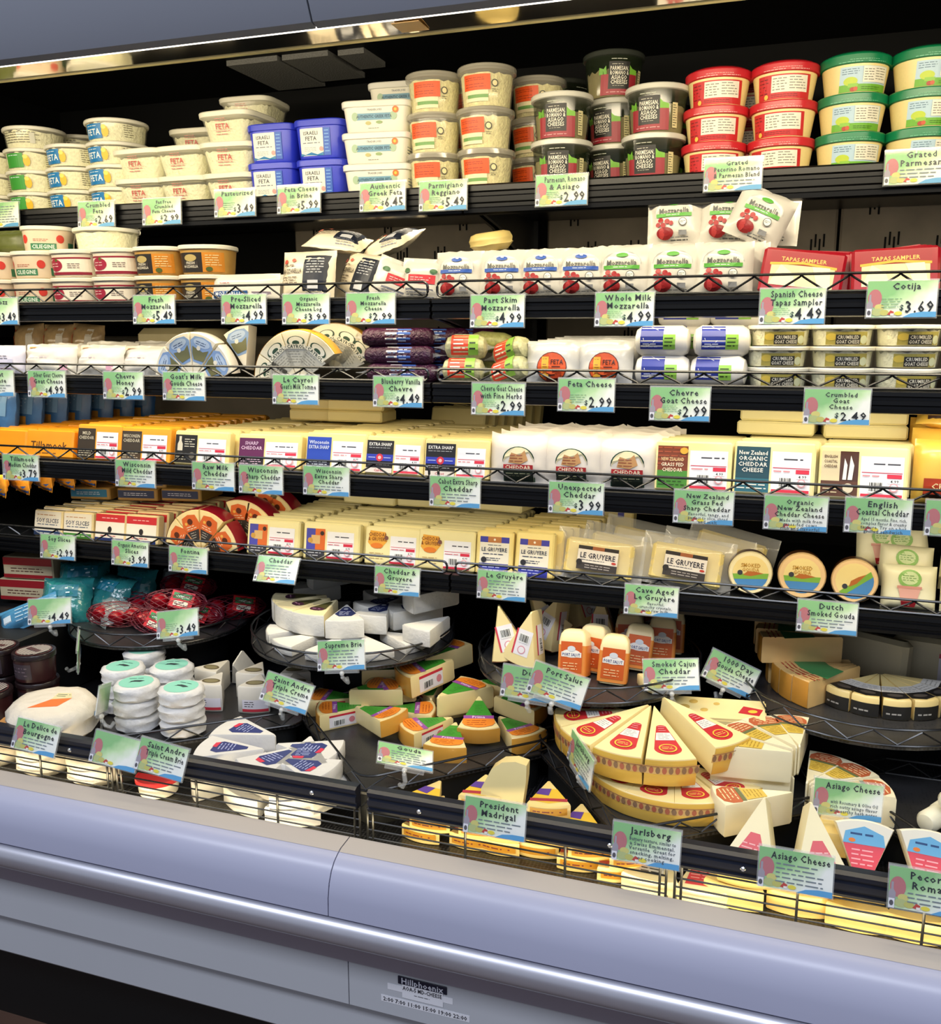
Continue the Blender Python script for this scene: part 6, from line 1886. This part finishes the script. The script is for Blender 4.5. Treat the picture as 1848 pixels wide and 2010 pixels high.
# ---- swiss style wheel
m_jp = mat('swiss_paste', 'f1dfa2', .35, var=.05, coat=.35)
m_jr = mat('yellow_swiss_rind', 'e4b850', .35, var=.06, coat=.35)
jt = [('e', 0, -.130, .021, .015, 'c02c34'), ('p', [(-.008, -.070), (-.0165, -.108), (-.0205, -.128), (.0205, -.128), (.0165, -.108), (.008, -.070)], 'c02c34'), ('e', 0, -.070, .008, .006, 'c02c34'),
      ('p', [(-.0105, -.086), (-.0150, -.107), (.0150, -.107), (.0105, -.086)], 'e4e0dc'), ('w', -.010, -.105, .010, -.088, 4, '9a9a98'), ('w', -.006, -.083, .006, -.066, 3, 'e08890'), ('e', 0, -.129, .014, .011, 'e8c040'), ('e', 0, -.129, .0118, .009, 'c02c34'), ('w', -.009, -.133, .009, -.125, 2, 'f0d060')]
jf = []
for k in range(9):
    u = -.036 + k * .009
    jf += [('e', u, .027, .0032, .0052, 'b06048' if k % 2 else '8a6a50'), ]
jf = [('r', -.040, .021, .040, .034, 'd8b070')] + jf + [('r', -.040, .0335, .040, .0345, '9c6848')]
def rs(shapes, k):
    out = []
    for s_ in shapes:
        if s_[0] == 'p':
            out.append(('p', [(x * k, y * k) for x, y in s_[1]], s_[2]))
        else:
            out.append(tuple([s_[0]] + [v * k if isinstance(v, float) else v for v in s_[1:]]))
    return out


jt = rs(jt, .925)
k_ja = wedge('swiss', .148, 28, .043, m_jp, m_jr, jt, front=jf, tipcut=.0015)
JZ = FT['jarl'][2] + .0035
for i, a in enumerate((-128, -98, -68, -36)):
    lay('swiss_wedge', k_ja, (.405, -.050), a, JZ, 'red labelled swiss style wedge in the lower layer, ' + ['nearest the edgewise tag', 'second along the rim', 'third along the rim', 'nearest the rosemary cheese'][i], group='swiss style wedges lower layer', scale=(1, .92, .80))
for i, a in enumerate((170, -160, -130.5, -101, -72, -38)):
    lay('swiss_wedge', k_ja, (.366 + (.008 if i == 5 else 0), -.018 + (.006 if i == 5 else 0), )[:2], a, JZ + .064 + (-.026, -.012, 0, 0, 0, .012)[i], 'red labelled swiss style wedge in the upper fan, ' + ['lying farthest back', 'second from the loaves', 'third from the loaves', 'fourth from the loaves', 'pointing at the aisle', 'raised beside the rosemary cheese'][i].replace('left of', 'next to'), group='swiss style wedges upper fan', tilt=(0, 4, 8.5, 8.5, 8.5, 8.5)[i])
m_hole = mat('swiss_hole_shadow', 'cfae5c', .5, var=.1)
mb = MB()
mb.loft([[(x, y, z) for x, y in ((-.085, -.02), (.07, -.035), (.075, .03), (-.07, .05))] for z in (0, .045)], m_jp)
mb.loft([[(x * .97, y * .97, z) for x, y in ((-.085, -.02), (.07, -.035), (.075, .03), (-.07, .05))] for z in (.045, .049)], m_jp, False, True)
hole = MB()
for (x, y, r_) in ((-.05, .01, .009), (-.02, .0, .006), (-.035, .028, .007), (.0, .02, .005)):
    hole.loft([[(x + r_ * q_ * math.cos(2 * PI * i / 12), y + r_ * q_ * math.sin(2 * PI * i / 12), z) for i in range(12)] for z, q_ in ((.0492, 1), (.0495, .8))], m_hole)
place('swiss_block', [('cheese', mb.mesh('swiss_block')), ('holes', hole.mesh('holes')), ('price_sticker', decal([('r', -.01, .004, .045, .028, 'ece8ea'), ('r', -.01, .024, .045, .028, 'cc3040')] + barcode(.012, .008, .036, .019), lambda u, v, o: (u, -.0285 - .097 * u - o, v))),
                      ('label', decal([('p', [(.03, -.01), (.06, -.02), (.068, .0), (.04, .012)], 'c02c34'), ('e', .052, -.006, .007, .005, 'e8c040')], lambda u, v, o: (u, v, .049 + o)))], 'holey swiss style block with price sticker behind the red labelled fan', 'cheese block', (.462, .030, JZ + .042), (R(5), R(-4), R(8)))
# ---- rosemary cheese wedges
m_as = mat('ivory_asiago', 'efe6c4', .35, var=.03, coat=.4)
at = [('p', [(-.028, -.102), (-.030, -.118), (-.022, -.131), (0, -.137), (.022, -.131), (.030, -.118), (.028, -.102), (.010, -.094), (-.010, -.094)], 'b8603c'), ('w', -.022, -.130, .022, -.102, 4, 'f0d0a0'), ('r', -.024, -.100, .024, -.093, '6a7048'), ('p', [(-.013, -.055), (-.022, -.092), (.022, -.092), (.013, -.055)], 'd0b24c'), ('w', -.014, -.09, .014, -.060, 5, 'a88830')]
k_as = wedge('asiago', .140, 32, .046, m_as, None, at, tipcut=.006)
AS = [((.575, -.098), 172, .046, 'rosemary cheese wedge upper, showing its long cut face'), ((.575, -.088), 148, .046, 'rosemary cheese wedge upper, second in its fan'), ((.578, -.080), 122, .046, 'rosemary cheese wedge upper, third in its fan'), ((.580, -.075), 98, .046, 'rosemary cheese wedge upper, rearmost in its fan'),
      ((.578, -.122), -156, 0, 'rosemary cheese wedge lower, foremost at the rim'), ((.590, -.090), 72, 0, 'rosemary cheese wedge lower, standing behind the fan'), ((.592, -.092), 46, 0, 'rosemary cheese wedge lower, pointing to the far tray'), ((.592, -.098), 16, 0, 'rosemary cheese wedge lower, beside the rosemary tag'),
      ((.575, -.088), 172, 0, 'rosemary cheese wedge lower, under the long cut face'), ((.578, -.08), 135, 0, 'rosemary cheese wedge lower, under the upper fan')]
for tp, a, dz, lb in AS:
    lay('rosemary_wedge', k_as, tp, a, JZ + dz, lb, group='rosemary cheese wedges', scale=(.76, .82, 1))

# ---- dark rinded slivers and golden wedges
m_gp = mat('parmesan_paste', 'dfb876', .4, var=.08, coat=.3)
m_gr = mat('parmesan_rind', 'c48a34', .4, var=.15)
pt = [('p', [(-.008, -.05), (-.02, -.10), (.02, -.10), (.008, -.05)], '3f8a50'), ('w', -.02, -.125, .02, -.103, 3, 'b83c30')]
k_pa = wedge('parm', .135, 13.5, .044, m_gp, m_gr, pt)
XZ = RT['grana'][2] + .0035
for i, (tp, a, dz) in enumerate((((.645, .185), -168, .042), ((.640, .20), 178, .042), ((.635, .215), 165, .042), ((.665, .185), -158, 0), ((.668, .18), -146, 0), ((.672, .178), -134, 0), ((.66, .20), -172, 0), ((.66, .27), 160, .05))):
    lay('parmesan_wedge', k_pa, tp, a, XZ + dz, ['golden rinded wedge of the upper layer, foremost with long cut face', 'golden rinded wedge of the upper layer, second', 'golden rinded wedge of the upper layer, third', 'golden rinded wedge of the lower layer, second from the rear', 'golden rinded wedge of the lower layer, third from the rear',
        'golden rinded wedge of the lower layer, next to the dark rinds', 'golden rinded wedge of the lower layer, rearmost', 'golden rinded wedge perched topmost at the back'][i], group='golden rinded wedges')
m_bkr = mat('black_printed_rind', '2a2824', .3, var=.2)
bt = [('p', [(-.018, -.062), (-.026, -.088), (.026, -.088), (.018, -.062)], 'd8d4cc'), ('w', -.02, -.086, .02, -.066, 3, 'a8a49c'), ('p', [(-.025, -.088), (-.031, -.108), (0, -.115), (.031, -.108), (.025, -.088)], '1c1a1a'), ('e', 0, -.100, .018, .006, '4a4440')]
k_bk = wedge('blackrind', .120, 30, .032, mat('pale_hard_cheese', 'e8d08c', .38, var=.06, coat=.3), m_bkr, bt, rindh=(0, .022), front=[('w', -.024, .006, .024, .014, 1, 'a8a49c')])
for i, a in enumerate((-125, -104, -82, -60, -38, -16)):
    lay('black_rind_wedge', k_bk, (.700, .185), a, XZ, 'black rinded cheese sliver, ' + ['next to the golden rinds', 'second from the golden rinds', 'third from the golden rinds', 'fourth from the golden rinds', 'fifth from the golden rinds', 'sixth from the golden rinds'][i], group='black rinded slivers', scale=(.64, 1, 1))
m_slab = mat('pale_grey_slab', 'cbbf9c', .4, var=.06)
for i, (x, y, rz) in enumerate(((.675, .245, -28), (.80, .245, -12))):
    mb = MB()
    mb.box(-.062, .062, -.012, .012, 0, .062, m_slab, .006)
    place('cheese_piece', [('slab', mb.mesh('slab')), ('price_sticker', decal([('r', -.005, .008, .055, .044, 'dcd6de'), ('r', -.005, .038, .055, .044, 'c83850'), ('e', .01, .024, .009, .009, 'd890a0'), ('e', .01, .024, .007, .007, 'dcd6de')] + barcode(.025, .012, .05, .03), lambda u, v, o: (u, -.012 - o, v)))][:2 if i else 1],
          ['pale standing slab between golden and black rinds', 'pale standing slab with red and white sticker'][i], 'cheese piece', (x, y, XZ + .001), (R(-6), 0, R(rz)), 'pale standing slabs', scale=1.25)
# ---- far tray sticks
k_st = log('stick', .015, .15, mat('cow_print_stick', 'e4e0c8', .3, var=.05), ends=.008, shapes=[('r', -.05, -.008, .05, .012, 'cdd0a8'), ('t', 'ORGANIC', -.01, .004, .012, '3c4a30', .07), ('e', -.045, .0, .012, .006, '1c1c1a'), ('e', .035, -.004, .012, .005, '1c1c1a')])
for i, (x, y, z, a) in enumerate(((.785, -.035, 0, 55), (.825, -.055, 0, 52), (.80, -.005, 0, 58), (.81, -.03, .03, 54))):
    place('cheese_stick', k_st, ['black spotted cheese stick at the far tray corner', 'black spotted cheese stick outermost', 'black spotted cheese stick rearmost', 'black spotted cheese stick lying on the others'][i], 'cheese stick', (x, y, FT['far'][2] + .004 + z), (0, 0, R(a)), 'black spotted sticks')

# ---- basket of white brie wedges
pl = [('p', [(-.004, -.030), (-.020, -.074), (-.014, -.086), (.014, -.086), (.020, -.074), (.004, -.030)], '333c74'), ('w', -.013, -.078, .013, -.050, 5, 'a8b0d8'), ('p', [(-.017, -.078), (-.014, -.086), (.0, -.087), (.002, -.080)], 'd03850')]
k_pr = wedge('president', .112, 44, .030, mat('white_foil_wedge', 'd8d6d2', .35, var=.04, bump=.35, bscale=50), None, pl)
WZ = .7808
PB = [((-.205, -.200), -166, 2, 'white foil wedge with blue label, rind toward the triple cream tags'), ((-.215, -.150), 176, 2, 'white foil wedge with blue label lying behind toward the tray'), ((-.155, -.165), -112, 2, 'white foil wedge with blue label pointing to the rail'), ((-.165, -.13), -70, 2, 'white foil wedge with blue label half covered in the middle'),
      ((-.205, -.178), 4, 2, 'white foil wedge with blue label pointing at the basket joint'), ((-.185, -.218), -10, 2, 'white foil wedge with blue label at the rail by the basket joint'),
      ((-.20, -.16), -160, 1, 'middle layer white foil wedge toward the triple cream tags'), ((-.16, -.14), -110, 1, 'middle layer white foil wedge pointing to the rail'), ((-.16, -.165), -66, 1, 'middle layer white foil wedge toward the joint'), ((-.175, -.20), -16, 1, 'middle layer white foil wedge at the joint'),
      ((-.24, -.16), -150, 0, 'bottom layer white foil wedge toward the triple cream tags'), ((-.19, -.15), -110, 0, 'bottom layer white foil wedge in the middle'), ((-.16, -.16), -72, 0, 'bottom layer white foil wedge toward the joint')]
for tp, a, ly, lb in PB:
    lay('brie_foil_wedge', k_pr, tp, a, WZ + ly * .0275, lb, group='white foil brie wedges', roll=0)

# ---- basket of madrigal packs
m_mad = mat('yellow_snack_pack', 'ecd28a', .35, var=.08, coat=.3)
mt_ = [('p', [(-.012, -.03), (-.026, -.064), (0, -.072), (.026, -.064), (.012, -.03)], 'e0b838'), ('r', -.026, -.066, .026, -.058, 'a83040'), ('p', [(-.012, -.03), (-.018, -.046), (.0, -.05), (.004, -.03)], '5a3c94')]
k_ma = wedge('madrigal', .078, 46, .021, m_mad, None, mt_, front=[('r', -.026, .006, .026, .016, 'c8902c'), ('w', -.022, .008, .022, .014, 1, '7a2c30')])
for i, (x, y, n, a) in enumerate(((.075, -.165, 3, -95), (.140, -.160, 4, -88), (.232, -.150, 4, -84), (.290, -.165, 3, -80), (.335, -.175, 2, -70))):
    for k in range(n):
        lay('cheese_wedge_pack', k_ma, (x + (k % 2) * .006, y - (k % 2) * .004), a + (k % 2) * 8, WZ + k * .0212, '%s yellow wedge pack of the %s pile from the basket joint' % (['bottom', 'second', 'third', 'fourth'][k], ORD[i] if i else 'first'), group='yellow wedge packs')
def humped(key):
    mb = MB()
    prof = [(-.026, 0), (-.027, .02), (-.018, .045), (-.006, .056), (.010, .060), (.024, .058), (.026, .04), (.026, 0)]
    mb.loft([[(x, y, z) for x, z in prof] for y in (.014, -.014)], m_gpaste)
    return [('cheese', mb.mesh(key, sharp=50))]


place('cheese_piece', humped('humped'), 'pale humped cheese piece standing over the yellow wedge packs', 'cheese piece', (.186, -.215, WZ + .066), (R(-10), R(6), R(6)), scale=1.15)
lay('cheese_wedge_pack', k_ma, (.186, -.16), -90, WZ, 'lower yellow wedge pack under the humped piece', group='yellow wedge packs')
lay('cheese_wedge_pack', k_ma, (.186, -.16), -90, WZ + .0212, 'middle yellow wedge pack under the humped piece', group='yellow wedge packs')
lay('cheese_wedge_pack', k_ma, (.186, -.16), -90, WZ + .0424, 'upper yellow wedge pack under the humped piece', group='yellow wedge packs')

# ---- basket of pecorino and asiago wedges
m_pec = mat('ivory_pecorino', 'ece0b4', .38, var=.05, coat=.3)
m_pec2 = mat('yellow_asiago', 'ecd084', .38, var=.06, coat=.3)
k_pe = wedge('redtri', .100, 40, .034, m_pec, None, [('p', [(-.006, -.052), (-.020, -.084), (-.012, -.090), (.012, -.090), (.020, -.084), (.006, -.052)], 'd85860'), ('w', -.013, -.085, .013, -.064, 4, 'f0b0b0')])
k_pb = wedge('bluered', .092, 44, .040, mat('white_pecorino', 'efe8d4', .38, var=.03), None, neg([('p', [(-.010, -.026), (-.024, -.062), (.024, -.062), (.010, -.026)], 'd84c5c'), ('w', -.014, -.058, .014, -.036, 4, 'f0a8b0'), ('p', [(-.0245, -.062), (-.022, -.076), (0, -.084), (.022, -.076), (.0245, -.062)], '6cb0d8'), ('w', -.016, -.078, .016, -.070, 1, '284c7c'), ('e', -.014, -.066, .004, .0025, 'e88030')]), flip=True)
k_pl = wedge('plainyellow', .10, 44, .032, m_pec2, None)
for i, (x, y, a, rr) in enumerate(((.545, -.185, -105, 50), (.585, -.180, -72, 50))):
    lay('pecorino_wedge', k_pe, (x, y), a, .90, ['ivory wedge with red triangle propped tip up, by the asiago tag side', 'ivory wedge with red triangle propped tip up, by the blue topped wedges'][i], group='red triangle wedges', tilt=rr)
fan('pecorino_wedge', k_pb, .658, -.215, .805, (0,), ['white wedge with blue and red label nearest the red triangles'], 'blue and red labelled wedges', lean=-28)
fan('pecorino_wedge', k_pb, .728, -.215, .805, (3,), ['white wedge with blue and red label second from the red triangles'], 'blue and red labelled wedges', lean=-28)
fan('pecorino_wedge', k_pb, .797, -.22, .803, (2,), ['white wedge with blue and red label third from the red triangles'], 'blue and red labelled wedges', lean=-28)
for i, (tp, a, z) in enumerate((((.515, -.16), -95, 0), ((.52, -.16), -88, .033), ((.585, -.15), -90, 0), ((.59, -.155), -84, .033), ((.655, -.16), -90, 0), ((.72, -.16), -88, 0), ((.785, -.16), -92, 0), ((.62, -.10), -80, .062))):
    lay('asiago_wedge', k_pl, tp, a, WZ + z, ['bottom yellow wedge behind the wire by the red labelled one', 'upper yellow wedge behind the wire by the red labelled one', 'bottom yellow wedge under the asiago tag', 'upper yellow wedge under the asiago tag', 'bottom yellow wedge under the first blue topped wedge', 'bottom yellow wedge under the second blue topped wedge',
        'bottom yellow wedge under the third blue topped wedge', 'yellow wedge lying back behind the red triangles'][i], group='yellow wedges behind the wire')
lay('green_label_wedge', wedge('greenl', .10, 44, .034, m_pec, None, [('r', -.016, -.07, .016, -.052, '3c7a50'), ('r', -.016, -.086, .016, -.070, 'dcdcd8'), ('w', -.014, -.084, .014, -.072, 2, '404040')]), (.405, -.165), -92, WZ, 'ivory wedge with green and white label behind the wire', tilt=6)
lay('red_label_wedge', wedge('redl', .10, 40, .03, m_pec, None, [('p', [(-.014, -.05), (-.022, -.085), (.022, -.085), (.014, -.05)], 'c83440'), ('w', -.015, -.08, .015, -.055, 4, 'e8a0a0')]), (.462, -.165), -86, WZ, 'ivory wedge with red label behind the wire at the basket joint', tilt=6)

# ---- clip tags on the trays
CT = [((-.760, -.046, .9907), (-14, -4, 14), '', '4.49', 'green clip tag priced 4.49 in front of the teal bags'), ((-.477, -.042, 1.0003 - .006), (-18, -10, 4), '', '3.49', 'green clip tag priced 3.49 at the net tray rim'),
      ((-.230, -.091, .914), (-20, 14, 6), 'Saint Andre|Triple Creme', '', 'green clip tag reading Triple Creme on the square tray'), ((-.132, -.081, .988), (-16, -8, 2), 'Supreme Brie', '', 'green clip tag reading Brie on the round tray'),
      ((.234, -.0935, .987), (-14, 16, 6), 'Port Salut', '', 'green clip tag tilted in front of the orange loaves'), ((.188, -.1073 + .02, .981), (-10, 4, 4), 'Dutch', '', 'green clip tag reading Dutch half covered by another tag'),
      ((.387, .0206, .982), (-20, -4, 10), 'Smoked Cajun|Cheddar', '', 'green clip tag reading Smoked Cajun Cheddar'), ((.473, .0918, .9695), (-14, 26, 16), '1000 Day|Gouda Cheese', '', 'green clip tag reading 1000 Day Gouda Cheese'),
      ((.640, -.163, .907), (-8, 2, 6), 'Asiago Cheese|', '', 'green clip tag reading Asiago Cheese with Rosemary'), ((.286, -.1625, .908), (-4, 8, -56), 'Jarlsberg', '', 'green clip tag seen nearly edgewise at the swiss tray rim'),
      ((.020, -.175, .876), (-76, 14, 24), 'Gouda', '', 'green clip tag fallen flat on the gouda tray rim'), ((-.5185, -.2037 + .01, .9055), (-8, -16, -62), 'Brie', '', 'green clip tag seen nearly edgewise beside the teal rounds'), ((-.690, -.055, .925), (4, -14, 128), '', '', 'grey backed clip tag turned away beside the dark jars')]
for loc, rot, tx, pr, lb in CT:
    price_tag(loc, tuple(R(a) for a in rot), tx.split('|') if tx else [], pr, lb, clip=True, body=bool(tx))
